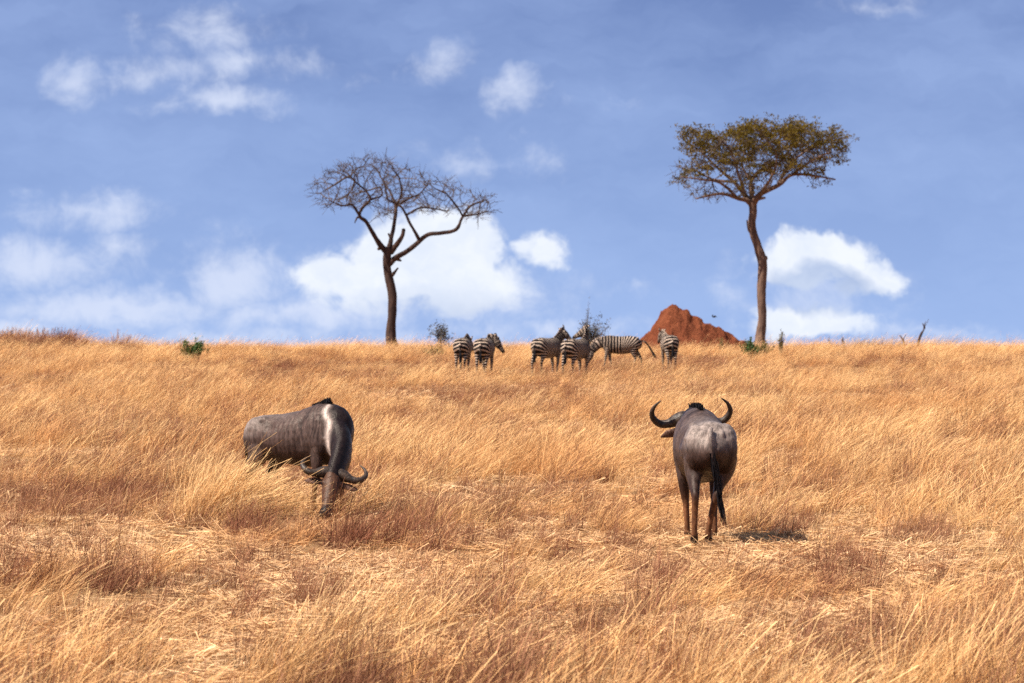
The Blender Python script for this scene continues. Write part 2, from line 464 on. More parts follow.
    c = mixin(c, (tg == 3) * smooth01(.75, .60, tt) * .65, np.array([0.115, 0.052, 0.030]))
    c = mixin(c, (tg == 4) * .65, np.array([0.13, 0.065, 0.045]))
    leg = (tg == 5) | (tg == 6)
    c = mixin(c, leg * smooth01(.72, .50, z) * .85, brown * 1.25)
    c = mixin(c, leg * smooth01(.52, .30, z) * .90, tan)
    c = mixin(c, leg * smooth01(.10, .06, z) * .95, dark)
    c = mixin(c, (tg == 7) * smooth01(.5, .9, tt) * .9, dark)
    c = c * (1 + .22 * nz)[:, None]
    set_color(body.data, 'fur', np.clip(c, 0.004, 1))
    # horns
    for sg in (1, -1):
        H = Loft()
        prof = [(.02, .045, .0, .05), (.075, .058, .0, .056), (.14, .040, .01, .047), (.21, .008, .02, .039), (.285, .002, .03, .033), (.345, .045, .025, .028), (.372, .12, .01, .022), (.345, .20, -.01, .014), (.285, .262, -.03, .004)]
        H.tube([(*hp(-u * horn_scale - .02, sg * a * horn_scale, c_ + .01), r * (0.7 + .45 * horn_scale) * (1.18 if u < .3 and a < .2 else 1.0)) for a, u, c_, r in prof], 0, 14, 4, up=tuple(n))
        H.raw('horn', M['horn'], root)
    for sg in (1, -1):
        E = Loft(); E.ball(hp(.095, sg * .106, .028), (.017, .017, .017)); E.raw('eye', M['eye'], root)
    # mane: upright hair from hump to poll
    rr = random.Random(3)
    spine = catmull([(.18, 0, 1.285), (.36, 0, 1.305), (.44, 0, 1.285), (nm[0] - .04, nm[1], nm[2] + .20), (*(P - h * .02 - n * .0 + Vector((0, 0, .10))),)], 12)
    ro, di, le = [], [], []
    for _ in range(900):
        t = rr.random(); i = min(int(t * (len(spine) - 1)), len(spine) - 2)
        p = Vector(spine[i]).lerp(Vector(spine[i + 1]), rr.random())
        T = Vector(spine[i + 1] - spine[i]).normalized()
        up = Vector((0, 0, 1)) - T * T.z; up.normalize()
        ro.append(p + Vector((0, rr.gauss(0, .012), -.02))); di.append(up + T * rr.gauss(-.15, .3) + Vector((0, rr.gauss(0, .12), 0)))
        le.append((.038 + .022 * rr.random()) * (0.35 + .8 * min(1, t * 3)))
    hair_strips('mane', ro, di, le, .007, M['hair'], root, .25, 3, 5)
    # beard under neck and chin
    low = catmull([(.62, 0, .70), (nm[0] - .02, nm[1], nm[2] - .20), (*(P + h * .12 - n * .11),)], 10)
    ro, di, le = [], [], []
    for _ in range(500):
        i = rr.randrange(len(low) - 1); p = Vector(low[i]).lerp(Vector(low[i + 1]), rr.random())
        ro.append(p + Vector((rr.gauss(0, .01), rr.gauss(0, .02), .03))); di.append((rr.gauss(0, .12), rr.gauss(0, .12), -1)); le.append(.12 + .08 * rr.random())
    hair_strips('beard', ro, di, le, .006, M['hair'], root, .3, 3, 6)
    # tail tuft
    ro, di, le = [], [], []
    tl = catmull([tail[2], tail[3], tail[4]], 8)
    for _ in range(520):
        u = rr.random(); i = int(u * (len(tl) - 1)); p = Vector(tl[min(i, len(tl) - 1)])
        ax = Vector(tl[-1] - tl[0]).normalized()
        ro.append(p + Vector((rr.gauss(0, .010), rr.gauss(0, .010), 0))); di.append(ax + Vector((rr.gauss(0, .06), rr.gauss(0, .06), 0))); le.append(.08 + .17 * rr.random())
    hair_strips('tail_tuft', ro, di, le, .007, M['hair'], root, .1, 4, 7)
    return root

D_R = 41.0
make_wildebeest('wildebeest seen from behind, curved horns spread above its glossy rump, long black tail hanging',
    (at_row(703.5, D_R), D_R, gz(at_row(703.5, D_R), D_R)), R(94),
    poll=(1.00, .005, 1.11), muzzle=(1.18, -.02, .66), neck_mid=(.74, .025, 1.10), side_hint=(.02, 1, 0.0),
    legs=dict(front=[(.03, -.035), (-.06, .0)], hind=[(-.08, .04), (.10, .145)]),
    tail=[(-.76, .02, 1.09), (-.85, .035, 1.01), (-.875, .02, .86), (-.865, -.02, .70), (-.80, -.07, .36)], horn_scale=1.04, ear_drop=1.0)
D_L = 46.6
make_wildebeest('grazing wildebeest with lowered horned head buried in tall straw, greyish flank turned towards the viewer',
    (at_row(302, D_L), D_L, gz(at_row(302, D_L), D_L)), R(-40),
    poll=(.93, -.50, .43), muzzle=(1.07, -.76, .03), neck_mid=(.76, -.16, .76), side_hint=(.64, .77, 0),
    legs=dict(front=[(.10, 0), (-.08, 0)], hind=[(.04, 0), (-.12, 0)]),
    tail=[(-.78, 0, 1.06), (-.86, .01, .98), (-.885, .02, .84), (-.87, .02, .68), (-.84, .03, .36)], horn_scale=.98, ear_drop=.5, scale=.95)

# ------------------------------------------------------------------ zebras
def make_zebra(label, px, D, rz, poll, muzzle, neck_mid, side_hint=(0, 1, 0), tail_dir=(0, 0), legs=((0, 0), (0, 0), (0, 0), (0, 0)), scale=1.05):
    x0 = at_row(px, D)
    root = empty('zebra', (x0, D, gz(x0, D)), rz); root.scale = (scale,) * 3
    tag(root, label, 'zebra', 'zebras grazing near the crest of the hill')
    L = Loft()
    L.tube([(-.74, 0, 1.00, .07, .10), (-.70, 0, .985, .15, .18), (-.60, 0, .97, .23, .235), (-.42, 0, .935, .275, .295), (-.12, 0, .90, .30, .315),
            (.18, 0, .915, .28, .31), (.40, 0, .95, .235, .30), (.55, 0, .98, .165, .24), (.63, 0, .98, .10, .15)], 1, 20, 4)
    for sg in (1, -1):
        L.ball((-.52, sg * .13, .95), (.19, .13, .24), 1); L.ball((.42, sg * .14, .95), (.13, .08, .24), 1)
    nm = neck_mid
    L.tube([(.42, 0, 1.03, .14, .23), (*nm, .09, .165), (poll[0], poll[1], poll[2] - .02, .07, .11)], 2, 16, 6)
    h, s, n = head_frame(Vector(muzzle) - Vector(poll), side_hint)
    P = Vector(poll); HL = (Vector(muzzle) - P).length
    def hp(a, b=0, c=0): return P + h * a + s * b + n * c
    L.tube([(*hp(-.05), .05, .07), (*hp(.05, 0, -.01), .085, .12), (*hp(.17, 0, -.02), .080, .115), (*hp(.32, 0, -.005), .055, .075), (*hp(HL - .06), .052, .062), (*hp(HL + .01), .042, .045)], 3, 16, 4, up=tuple(n))
    for sg in (1, -1):
        e0 = hp(-.02, sg * .05, .03); ed = (-h * .75 + n * .25 + s * sg * .35).normalized()
        L.tube([(*e0, .025, .022), (*(e0 + ed * .07), .040, .024), (*(e0 + ed * .13), .032, .022), (*(e0 + ed * .185), .012, .012)], 4, 10, 3, up=tuple(s))
    for i in range(2):
        sg = 1 if i == 0 else -1; fx, fy = legs[i]
        L.tube([(.44, sg * .13, .90, .085, .13), (.41 + fx * .3, sg * .14, .70, .06, .08), (.42 + fx * .6, sg * .13 + fy * .5, .43, .046, .05), (.41 + fx * .8, sg * .13 + fy * .7, .33, .033, .035),
                (.41 + fx, sg * .125 + fy, .12, .032, .034), (.44 + fx, sg * .125 + fy, .03, .048, .052)], 5, 12, 4, up=(1, 0, 0))
        fx, fy = legs[i + 2]
        L.tube([(-.53, sg * .13, .92, .12, .19), (-.48 + fx * .3, sg * .145, .72, .085, .13), (-.58 + fx * .6, sg * .135 + fy * .5, .52, .05, .068), (-.62 + fx * .7, sg * .13 + fy * .6, .44, .042, .05),
                (-.61 + fx * .85, sg * .13 + fy * .8, .32, .033, .036), (-.59 + fx, sg * .125 + fy, .12, .033, .035), (-.56 + fx, sg * .125 + fy, .03, .048, .052)], 6, 12, 4, up=(1, 0, 0))
    tx, ty = tail_dir
    tailp = [(-.64, 0, 1.06), (-.77 + tx * .25, ty * .3, 1.03), (-.79 + tx * .65, ty * .7, .87), (-.79 + tx, ty, .68)]
    L.tube([(*t, .034) for t in tailp], 7, 8, 3, up=(1, 0, 0))
    body, co, tg, tt = L.skin('body', M['zebra'], root, 0.017, 4)
    x, y, z = co.T
    lam = .082
    ph_t = x / .105
    cx, cz = -.06, .60
    ang = np.arctan2(-(x - cx), np.maximum(z - cz, 1e-3) * 1.0)
    ang = np.where(z < cz, math.pi / 2 + (cz - z) / .55, ang)
    ph_r = cx / .105 - ang * .55 / lam
    w = smooth01(.0, -.14, x)
    ph = np.where(tg == 1, ph_t * (1 - w) + ph_r * w, 0)
    nl = (Vector(poll) - Vector((.42, 0, 1.03))).length
    ph = np.where(tg == 2, tt * nl / .095 + .5, ph)
    ph = np.where(tg == 3, tt * HL / .035, ph)
    ph = np.where(tg == 4, tt * 2.0, ph)
    ph = np.where(tg == 5, z / .065, ph)
    hi = cx / .105 - (math.pi / 2 + (cz - z) / .55) * .55 / lam
    ph = np.where(tg == 6, hi, ph)
    ph = np.where(tg == 7, z / .05, ph)
    dk = np.zeros(len(co))
    dk = np.where(((tg == 1) & (x > -.1)) | (tg == 2), .38 * smooth01(-.1, .2, x), dk)  # shade of the front flank and neck put into the coat colour
    dk = np.where(tg == 3, np.maximum(.25, smooth01(.68, .82, tt)), dk)
    dk = np.where((tg == 5) | (tg == 6), smooth01(.11, .06, z), dk)
    dk = np.where(tg == 7, smooth01(.15, .5, tt), dk)
    dk = np.maximum(dk, (np.abs(y) < .014) & (z > 1.15) & (tg == 1))
    wide = np.where(tg == 1, -.62 - .12 * smooth01(.0, .3, x), -.6)  # white stripes thinned on the front flank to deepen that painted shade
    fattr(body.data, 'phase', ph); fattr(body.data, 'dark', dk); fattr(body.data, 'wide', wide)
    # upright mane
    Mn = Loft(); up2 = Vector(poll) - Vector(nm)
    b0 = Vector((.34, 0, 1.24)); back = Vector((nm[0], nm[1], nm[2])) ;
    T1 = (Vector(poll) - Vector((.42, 0, 1.03))).normalized(); U1 = (Vector((0, 0, 1)) - T1 * T1.z).normalized()
    if U1.x > 0: U1 = (Vector((-1, 0, 0)) + T1 * T1.x).normalized()
    if poll[2] < .8: U1 = (Vector((.5, 0, .9))).normalized()
    Mn.tube([(*b0, .012, .015), (*(back + U1 * .185), .016, .045), (*(P + U1 * .12), .016, .05), (*hp(.03, 0, .10), .012, .03)], 0, 8, 6)
    mo = Mn.raw('mane', M['zebra'], root)
    mc = np.array([tuple(v) for v in Mn.v]); q = np.linalg.norm(mc - np.array(b0), axis=1)
    fattr(mo.data, 'phase', q / .075); fattr(mo.data, 'dark', np.zeros(len(mc))); fattr(mo.data, 'wide', np.full(len(mc), -.3))
    rr = random.Random(5); e = Vector(tailp[-1]); ax = (Vector(tailp[-1]) - Vector(tailp[-2])).normalized()
    ro = [e - ax * (.18 * rr.random()) + Vector((rr.gauss(0, .012), rr.gauss(0, .012), 0)) for _ in range(160)]
    di = [ax + Vector((rr.gauss(0, .1), rr.gauss(0, .1), 0)) for _ in ro]
    hair_strips('tail_tuft', ro, di, [.18 + .14 * rr.random() for _ in ro], .011, M['hair'], root, .1)
    for sg in (1, -1):
        E = Loft(); E.ball(hp(.11, sg * .076, .02), (.018, .018, .018)); E.raw('eye', M['eye'], root)
    return root

make_zebra('leftmost zebra, its striped rump turned to the viewer, half behind another zebra', 463, 141, R(84),
    (.98, -.10, 1.12), (1.30, -.16, .86), (.76, -.05, 1.16), legs=((.1, 0), (-.1, 0), (.05, .02), (-.08, 0)))
make_zebra('second zebra from the left, standing away from the viewer with its dark head turned right', 485, 135.5, R(80),
    (.62, -.22, 1.20), (.68, -.45, .80), (.58, -.08, 1.16), side_hint=(.9, .3, 0), legs=((.12, 0), (-.05, 0), (-.05, 0), (.08, 0)))
make_zebra('zebra with neck raised and ears up, third from the left, standing apart on the hill', 548, 139, R(57),
    (.82, -.04, 1.43), (1.04, -.30, 1.06), (.68, -.02, 1.22), legs=((.08, 0), (-.10, 0), (-.12, 0), (.05, 0)))
make_zebra('zebra in front of the thorn bush, its head turned towards its left neighbour', 577, 135, R(62),
    (.72, .10, 1.50), (.72, .50, 1.26), (.62, .02, 1.26), side_hint=(-1, 0, 0), legs=((.05, 0), (-.06, 0), (-.08, 0), (.10, 0)))
make_zebra('grazing zebra side on with its head down and its tail swinging out right', 620, 147, R(176),
    (1.02, .06, .66), (1.18, .08, .22), (.74, .03, .94), tail_dir=(-.34, .02), legs=((.14, 0), (-.10, 0), (.10, 0), (-.16, 0)), scale=.98)
make_zebra('rightmost zebra, rump on, standing alone in front of the red mound', 669, 147, R(97),
    (.84, .12, 1.30), (1.12, .18, 1.00), (.68, .06, 1.16), legs=((.06, 0), (-.04, 0), (-.06, 0), (.06, 0)), scale=1.03)

# ------------------------------------------------------------------ trees
def colonize(nodes, parents, attractors, step, infl, kill, iters, rnd, grav=0.0):
    att = list(attractors)
    alive = [True] * len(att)
    nn = len(nodes)
    nearest = [None] * len(att)
    def upd(start):
        kd = kdtree.KDTree(len(nodes) - start)
        for i in range(start, len(nodes)): kd.insert(nodes[i], i)
        kd.balance()
        for a in range(len(att)):
            if not alive[a]: continue
            co, idx, dist = kd.find(att[a])
            if nearest[a] is None or dist < nearest[a][1]: nearest[a] = (idx, dist)
            if nearest[a][1] < kill: alive[a] = False
    upd(0)
    for it in range(iters):
        grow = {}
        for a in range(len(att)):
            if alive[a] and nearest[a][1] < infl:
                i = nearest[a][0]
                grow.setdefault(i, Vector((0, 0, 0)))
                grow[i] += (att[a] - nodes[i]).normalized()
        if not grow: break
        start = len(nodes)
        for i, d in grow.items():
            d = d + Vector((rnd.gauss(0, .35), rnd.gauss(0, .35), rnd.gauss(0, .25) - grav))
            if d.length < 1e-3: continue
            nodes.append(nodes[i] + d.normalized() * step); parents.append(i)
        if len(nodes) == start: break
        upd(start)
        if len(nodes) > 9000: break
    return nodes, parents

def branch_mesh(name, nodes, parents, first, tipr, power, mat, parent, maxr=0.09):
    n = len(nodes); acc = [0.0] * n; kids = [0] * n
    for i in range(n - 1, first - 1, -1):
        if kids[i] == 0: acc[i] = tipr ** power
        p = parents[i]
        if p is not None and p >= 0: acc[p] += acc[i]; kids[p] += 1
    V = []; Fc = []
    for i in range(first, n):
        p = parents[i]; a = nodes[p]; b = nodes[i]
        rb = min(acc[i] ** (1 / power), maxr); ra = min(acc[p] ** (1 / power), maxr) if p >= first else min(rb * 1.25, maxr)
        ra = min(ra, rb * 1.6)
        T = (b - a).normalized(); S = T.orthogonal().normalized(); U = T.cross(S); k0 = len(V); sg = 4 if rb < .03 else 6
        for (c, r) in ((a, ra), (b, rb)):
            for k in range(sg):
                an = 2 * math.pi * k / sg; V.append(c + S * (r * math.cos(an)) + U * (r * math.sin(an)))
        for k in range(sg): Fc.append((k0 + k, k0 + (k + 1) % sg, k0 + sg + (k + 1) % sg, k0 + sg + k))
    tips = [i for i in range(first, n) if kids[i] == 0]
    return mesh_obj(name, V, Fc, mat, parent), tips

def inside(poly, x, z):
    c = False; j = len(poly) - 1
    for i in range(len(poly)):
        xi, zi = poly[i]; xj, zj = poly[j]
        if (zi > z) != (zj > z) and x < (xj - xi) * (z - zi) / (zj - zi) + xi: c = not c
        j = i
    return c

def make_tree(name, label, basepx, D, conv, trunk, limbs, stubs, outline, nattr, dens, depth, bark, twig, leaf=None, seed=1, trunk_r=1.0, tipr=.012):
    rnd = random.Random(seed)
    x0 = at_row(basepx, D); z0 = gz(x0, D)
    root = empty(name, (x0, D, z0)); tag(root, label, 'tree', 'lone thorn trees on the skyline')
    def W(X, Y):   # traced outline position -> metres from the trunk foot
        px, py = conv(X, Y)
        return ((px - basepx) / F * D, CAMZ + (HOR - py) / F * D - z0)
    sc_ = conv(1, 0)[0] - conv(0, 0)[0]
    rscale = sc_ / F * D
    T = Loft()
    rows = []
    for X, Y, r in trunk:
        x, z = W(X, Y); rows.append((x, 0, z, r * rscale * .46, r * rscale * .46))
    x, z = rows[0][0], rows[0][2]
    rows.insert(0, (x, 0, -.3, rows[0][3] * 1.35, rows[0][3] * 1.35))
    T.tube(rows, 0, 18, 6, up=(1, 0, 0))
    nodes = []; parents = []
    def add_path(rows):
        Q = catmull(rows, 5); prev = None
        for q in Q:
            nodes.append(Vector(q[:3])); parents.append(prev if prev is not None else -1); prev = len(nodes) - 1
    for pts in limbs:
        rows = []
        for X, Y, dy, r in pts:
            x, z = W(X, Y); rows.append((x, dy, z, r * rscale * .5, r * rscale * .5))
        T.tube(rows, 1, 10, 5, up=(.3, 1, .2)); add_path(rows[1:])
    for pts in stubs:
        rows = []
        for X, Y, dy, r in pts:
            x, z = W(X, Y); rows.append((x, dy, z, r * rscale * .5, r * rscale * .5))
        T.tube(rows, 1, 8, 3, up=(.3, 1, .2))
    # bark relief
    for i, v in enumerate(T.v):
        k = noise.noise(Vector((v.x * 4, v.y * 4, v.z * 1.3))) * .035 + noise.noise(Vector((v.x * 11, v.y * 11, v.z * 4))) * .015
        T.v[i] = v + Vector((k, k * .6, 0))
    T.raw('trunk', bark, root)
    poly = [W(X, Y) for X, Y in outline]
    xs = [p[0] for p in poly]; zs = [p[1] for p in poly]; cx = (min(xs) + max(xs)) / 2; hw = (max(xs) - min(xs)) / 2
    att = []; tries = 0
    while len(att) < nattr and tries < nattr * 60:
        tries += 1
        x = rnd.uniform(min(xs), max(xs)); z = rnd.uniform(min(zs), max(zs))
        if not inside(poly, x, z): continue
        u = min(1, abs(x - cx) / hw); dd = depth * math.sqrt(max(.05, 1 - u * u))
        y = rnd.uniform(-dd, dd)
        zlow = (z - min(zs)) / (max(zs) - min(zs))
        if abs(y) > dd * .75 and rnd.random() < .6: continue
        cl = noise.noise(Vector((x * .75, y * .6, z * 1.1 + seed)))
        if rnd.random() > dens(x / hw, zlow, cl): continue
        att.append(Vector((x, y, z)))
    nfirst = len(nodes)
    nodes, parents = colonize(nodes, parents, att, .20, 2.6, .26, 70, rnd)
    # fine terminal twigs
    kids = [0] * len(nodes)
    for p in parents:
        if p is not None and p >= 0: kids[p] += 1
    for i in range(nfirst, len(nodes)):
        if rnd.random() < (1 if kids[i] == 0 else .55):
            d = (nodes[i] - nodes[parents[i]]).normalized()
            for _ in range(4 if kids[i] == 0 else 1):
                dd = (d + Vector((rnd.gauss(0, .6), rnd.gauss(0, .6), rnd.gauss(.2, .5)))).normalized()
                nodes.append(nodes[i] + dd * rnd.choice((rnd.uniform(.14, .32), rnd.uniform(.30, .62)))); parents.append(i)
    bo, tips = branch_mesh('branches', nodes, parents, nfirst, tipr, 2.2, twig, root, .085)
    if leaf:
        V = []; Fc = []
        top = max(zs); bot = min(zs)
        for i in range(nfirst, len(nodes)):
            zl = (nodes[i].z - bot) / (top - bot)
            xn = (nodes[i].x - cx) / hw
            cl = noise.noise(Vector((nodes[i].x * 1.1, nodes[i].y, nodes[i].z * 1.4 + 4)))
            keep = leaf['keep'](xn, zl, cl)
            if rnd.random() > keep: continue
            for _ in range(leaf['n']):
                c = nodes[i] + Vector((rnd.gauss(0, .12), rnd.gauss(0, .12), rnd.gauss(.03, .06)))
                s_ = rnd.uniform(.035, .075)
                a = Vector((rnd.gauss(0, 1), rnd.gauss(0, 1), rnd.gauss(0, .5))).normalized(); b = a.orthogonal().normalized()
                b.rotate(Matrix.Rotation(rnd.uniform(0, 6.28), 3, a))
                k = len(V); b2 = a.cross(b)
                V += [c - b * s_, c + b2 * s_ * .5, c + b * s_, c - b2 * s_ * .5]; Fc.append((k, k + 1, k + 2, k + 3))
        mesh_obj('foliage', V, Fc, leaf['mat'], root)
    return root

cA = lambda X, Y: (295 + X / 3.105, 140 + Y / 3.105)
DT = 214.0
make_tree('bare_thorn_tree', 'leafless flat topped thorn tree with dark forked trunk and grey brown twigs', 391, DT, cA,
    trunk=[(302, 645, 46), (298, 615, 36), (298, 575, 30), (302, 530, 30), (302, 480, 30), (292, 430, 28), (285, 390, 26), (286, 360, 28), (290, 335, 26)],
    limbs=[[(290, 350, 0, 24), (268, 330, -.1, 18), (243, 292, -.4, 14), (222, 255, -.6, 12), (202, 238, -.8, 11), (212, 212, -.8, 10), (234, 186, -.6, 8), (220, 158, -.3, 6), (190, 132, 0, 5), (168, 112, .2, 4)],
           [(202, 238, -.8, 9), (180, 205, -1.2, 7), (150, 208, -1.5, 5), (110, 192, -1.7, 4)],
           [(290, 345, 0, 22), (299, 305, .2, 15), (307, 255, .5, 12), (311, 205, .8, 11), (300, 172, 1.2, 7), (282, 140, 1.6, 5), (262, 108, 1.8, 4)],
           [(311, 205, .8, 9), (345, 180, 1.4, 7), (385, 160, 1.8, 5), (410, 130, 2.0, 4)],
           [(311, 205, .8, 8), (330, 165, .2, 6), (325, 120, -.4, 4)],
           [(292, 385, 0, 20), (312, 366, -.1, 17), (345, 348, -.3, 15), (378, 324, -.5, 14), (412, 296, -.7, 13), (455, 291, -.9, 12), (500, 280, -.9, 11), (522, 238, -.6, 9), (545, 205, -.2, 7), (585, 188, .2, 5)],
           [(522, 238, -.6, 7), (500, 205, -1.2, 6), (470, 170, -1.6, 4)],
           [(522, 238, -.6, 7), (560, 232, -.4, 5), (600, 222, -.2, 4)],
           [(388, 312, -.5, 11), (366, 275, -.9, 9), (347, 236, -1.1, 8), (330, 210, -1.3, 7), (290, 190, -1.8, 5)],
           [(347, 236, -1.1, 7), (390, 212, -.6, 6), (430, 212, .2, 5), (470, 218, .9, 4)],
           [(234, 186, -.6, 7), (268, 170, .6, 5), (262, 140, 1.4, 4)],
           ],
    stubs=[[(298, 350, 0, 18), (318, 322, -.3, 15), (333, 300, -.5, 13), (338, 278, -.5, 12)], [(268, 332, -.1, 14), (258, 340, -.1, 8)], [(296, 425, 0, 14), (308, 412, -.1, 10), (321, 398, -.2, 5)],
           [(312, 368, -.1, 14), (330, 375, -.1, 6)], [(200, 240, -.8, 9), (192, 246, -.9, 5), (186, 260, -1, 3)], [(300, 310, .1, 10), (290, 290, .2, 6)]],
    outline=[(35, 165), (70, 115), (110, 85), (165, 68), (240, 42), (300, 60), (350, 78), (410, 105), (480, 118), (560, 150), (620, 172), (648, 205), (610, 238), (560, 250), (530, 225), (480, 232), (420, 218), (330, 225), (268, 245), (250, 205), (190, 205), (130, 215), (75, 205)],
    nattr=1500, dens=lambda u, z, c: max(.03, min(1, .45 + c * 2.4)), depth=3.1, bark=M['bark'], twig=M['twig'], seed=4, tipr=.0062)

cB = lambda X, Y: (660 + X / 2.629, 105 + Y / 2.629)
make_tree('umbrella_thorn_tree', 'tall umbrella thorn tree with olive brown canopy on a long bare trunk', 760.5, DT - 2, cB,
    trunk=[(263, 628, 34), (265, 600, 27), (269, 560, 25), (267, 500, 25), (268, 460, 26), (270, 415, 28), (258, 372, 24), (246, 338, 22), (242, 310, 22), (245, 285, 21), (243, 258, 24)],
    limbs=[[(243, 262, 0, 18), (226, 250, -.2, 14), (205, 247, -.4, 10), (166, 236, -.9, 8), (130, 240, -1.2, 6), (92, 250, -1.4, 4)],
           [(243, 262, 0, 17), (224, 235, .3, 13), (196, 200, .6, 9), (152, 160, .9, 7), (112, 120, 1.1, 5), (76, 96, 1.2, 4)],
           [(243, 262, 0, 18), (243, 228, .6, 13), (244, 195, 1.0, 10), (272, 165, 1.3, 8), (318, 148, 1.6, 5), (350, 110, 1.8, 4)],
           [(244, 262, 0, 18), (262, 236, -.4, 14), (310, 212, -.8, 11), (345, 186, -1.1, 8), (400, 190, -1.4, 6), (456, 200, -1.5, 4)],
           [(310, 212, -.8, 10), (330, 172, -.4, 8), (368, 132, .1, 6), (420, 102, .5, 4), (470, 90, .7, 3)],
           [(205, 247, -.4, 9), (155, 208, -1.3, 7), (102, 200, -1.7, 5), (50, 194, -1.9, 3)],
           [(224, 235, .3, 10), (202, 172, -.5, 7), (182, 124, -1.2, 5), (150, 90, -1.5, 4)],
           [(262, 236, -.4, 11), (290, 190, -1.5, 7), (300, 140, -2.1, 5), (270, 95, -2.3, 4)],
           [(244, 195, 1.0, 8), (220, 150, 1.7, 6), (236, 100, 2.1, 4)],
           [(345, 186, -1.1, 7), (395, 150, -1.8, 5), (440, 130, -1.9, 4)],
           [(196, 200, .6, 8), (140, 190, 1.3, 5), (88, 160, 1.6, 4)],
           ],
    stubs=[[(244, 335, 0, 12), (233, 330, -.1, 6), (229, 303, -.2, 3)], [(262, 410, 0, 14), (278, 405, 0, 12), (279, 398, 0, 8)], [(250, 248, -.3, 12), (275, 245, -.5, 6)]],
    outline=[(32, 192), (45, 150), (80, 140), (60, 110), (48, 72), (95, 64), (150, 84), (200, 70), (240, 55), (300, 56), (350, 50), (400, 64), (450, 72), (500, 88), (496, 115), (478, 148), (440, 165), (462, 202), (400, 200), (350, 190), (300, 215), (250, 235), (200, 235), (130, 250), (90, 252), (80, 220)],
    nattr=1750, dens=lambda u, z, c: max(.02, min(1, .08 + .85 * z + c * 2.4)), depth=3.2, bark=M['bark_pale'], twig=M['twig'],
    leaf=dict(mat=M['thornleaf'], n=13, keep=lambda u, z, c: max(0, min(1, (1.7 * (z - .40) - .6 * max(0, abs(u) - .55)) + c * 2.4 + (.35 if (u < -.6 and z < .45) else 0)))), seed=9, tipr=.007)

# ------------------------------------------------------------------ shrubs, dead sticks
def make_shrub(name, label, px, D, w, h, leafmat, nleaf, size, lean=0.0, seed=1, cat='shrub', stems=9, group=None, woody=.018):
    rr = random.Random(seed); x0 = at_row(px, D)
    root = empty(name, (x0, D, gz(x0, D))); tag(root, label, cat, group)
    L = Loft(); tips = []
    for k in range(stems):
        a = rr.uniform(0, 6.28); u = rr.uniform(.1, 1); t = Vector((math.cos(a) * w * u + lean, math.sin(a) * w * u * .8, h * rr.uniform(.65, 1.05) * (1 - .25 * u)))
        mid = t * .5 + Vector((rr.gauss(0, .06), rr.gauss(0, .06), h * .1))
        L.tube([(0, 0, -.05, woody), (*mid, woody * .7), (*t, woody * .3)], 0, 5, 3, up=(1, .2, 0)); tips += [t, mid, mid.lerp(t, .5)]
        for _ in range(4):
            q = mid.lerp(t, rr.random()); e = q + Vector((rr.gauss(0, w * .25), rr.gauss(0, w * .25), abs(rr.gauss(0, h * .2))))
            L.tube([(*q, woody * .45), (*e, woody * .25)], 0, 4, 2, up=(1, .2, 0)); tips += [e, e]
    L.raw('stems', M['twig'], root)
    if nleaf:
        V = []; Fc = []
        for _ in range(nleaf):
            c = rr.choice(tips) + Vector((rr.gauss(0, w * .13), rr.gauss(0, w * .13), rr.gauss(0, h * .10)))
            if c.z < .02: c.z = .04
            s_ = size * rr.uniform(.6, 1.2)
            a = Vector((rr.gauss(0, 1), rr.gauss(0, 1), rr.gauss(0, 1))).normalized(); b = a.orthogonal().normalized(); b2 = a.cross(b)
            k = len(V); V += [c - b * s_, c + b2 * s_ * .45, c + b * s_, c - b2 * s_ * .45]; Fc.append((k, k + 1, k + 2, k + 3))
        mesh_obj('leaves', V, Fc, leafmat, root)
    return root

make_shrub('green_shrub', 'small dark green shrub in the straw on the far left of the hill', 197, 165, .36, .78, M['leaf_green'], 900, .055, seed=1)
make_shrub('green_shrub', 'small olive green shrub just left of the darker one on the hill', 186, 166, .30, .70, M['leaf_olive'], 420, .05, seed=2)
make_shrub('grey_shrub', 'grey leafy shrub against the sky beside the two left zebras', 441, 205, .62, 1.25, M['leaf_grey'], 750, .06, seed=3)
make_shrub('low_shrub', 'low yellow green shrub in the grass below the grey shrub', 437, 176, .42, .55, M['leaf_olive'], 260, .045, seed=4)
make_shrub('low_shrub', 'tiny low olive shrub in the grass, left of the yellow green shrub', 425, 178, .28, .5, M['leaf_olive'], 120, .04, seed=14)
make_shrub('thorn_bush', 'dark twiggy thorn bush with a thin tall stem behind the fourth zebra', 592, 196, .70, 1.35, M['leaf_grey'], 1700, .05, seed=5, stems=18)
make_shrub('sapling', 'spindly leafless sapling rising above the thorn bush against the sky', 586.5, 197, .22, 2.15, M['leaf_grey'], 50, .05, seed=6, stems=4)
make_shrub('green_shrub', 'bright green shrub at the foot of the tall umbrella thorn tree', 750, 168, .40, .78, M['leaf_green'], 900, .055, seed=7)
make_shrub('low_shrub', 'yellowish low shrub right of the green one under the tall tree', 764, 170, .40, .70, M['leaf_olive'], 520, .05, seed=8)
make_shrub('low_shrub', 'narrow brownish shrub right of the tall tree foot', 781, 186, .20, 1.0, M['leaf_olive'], 200, .05, seed=9)
make_shrub('low_shrub', 'small olive sprig between the red mound and the green shrub', 721, 192, .14, .70, M['leaf_olive'], 110, .045, seed=10)
make_shrub('dry_sprig', 'small dry sprig against the pale cloud right of the tall tree', 830, 208, .12, .98, M['leaf_grey'], 12, .04, seed=12, stems=3)
make_shrub('dry_sprig', 'faint twiggy sprig on the skyline, second of two right of the tall tree', 842, 209, .16, .95, M['leaf_grey'], 26, .035, seed=13, stems=4)

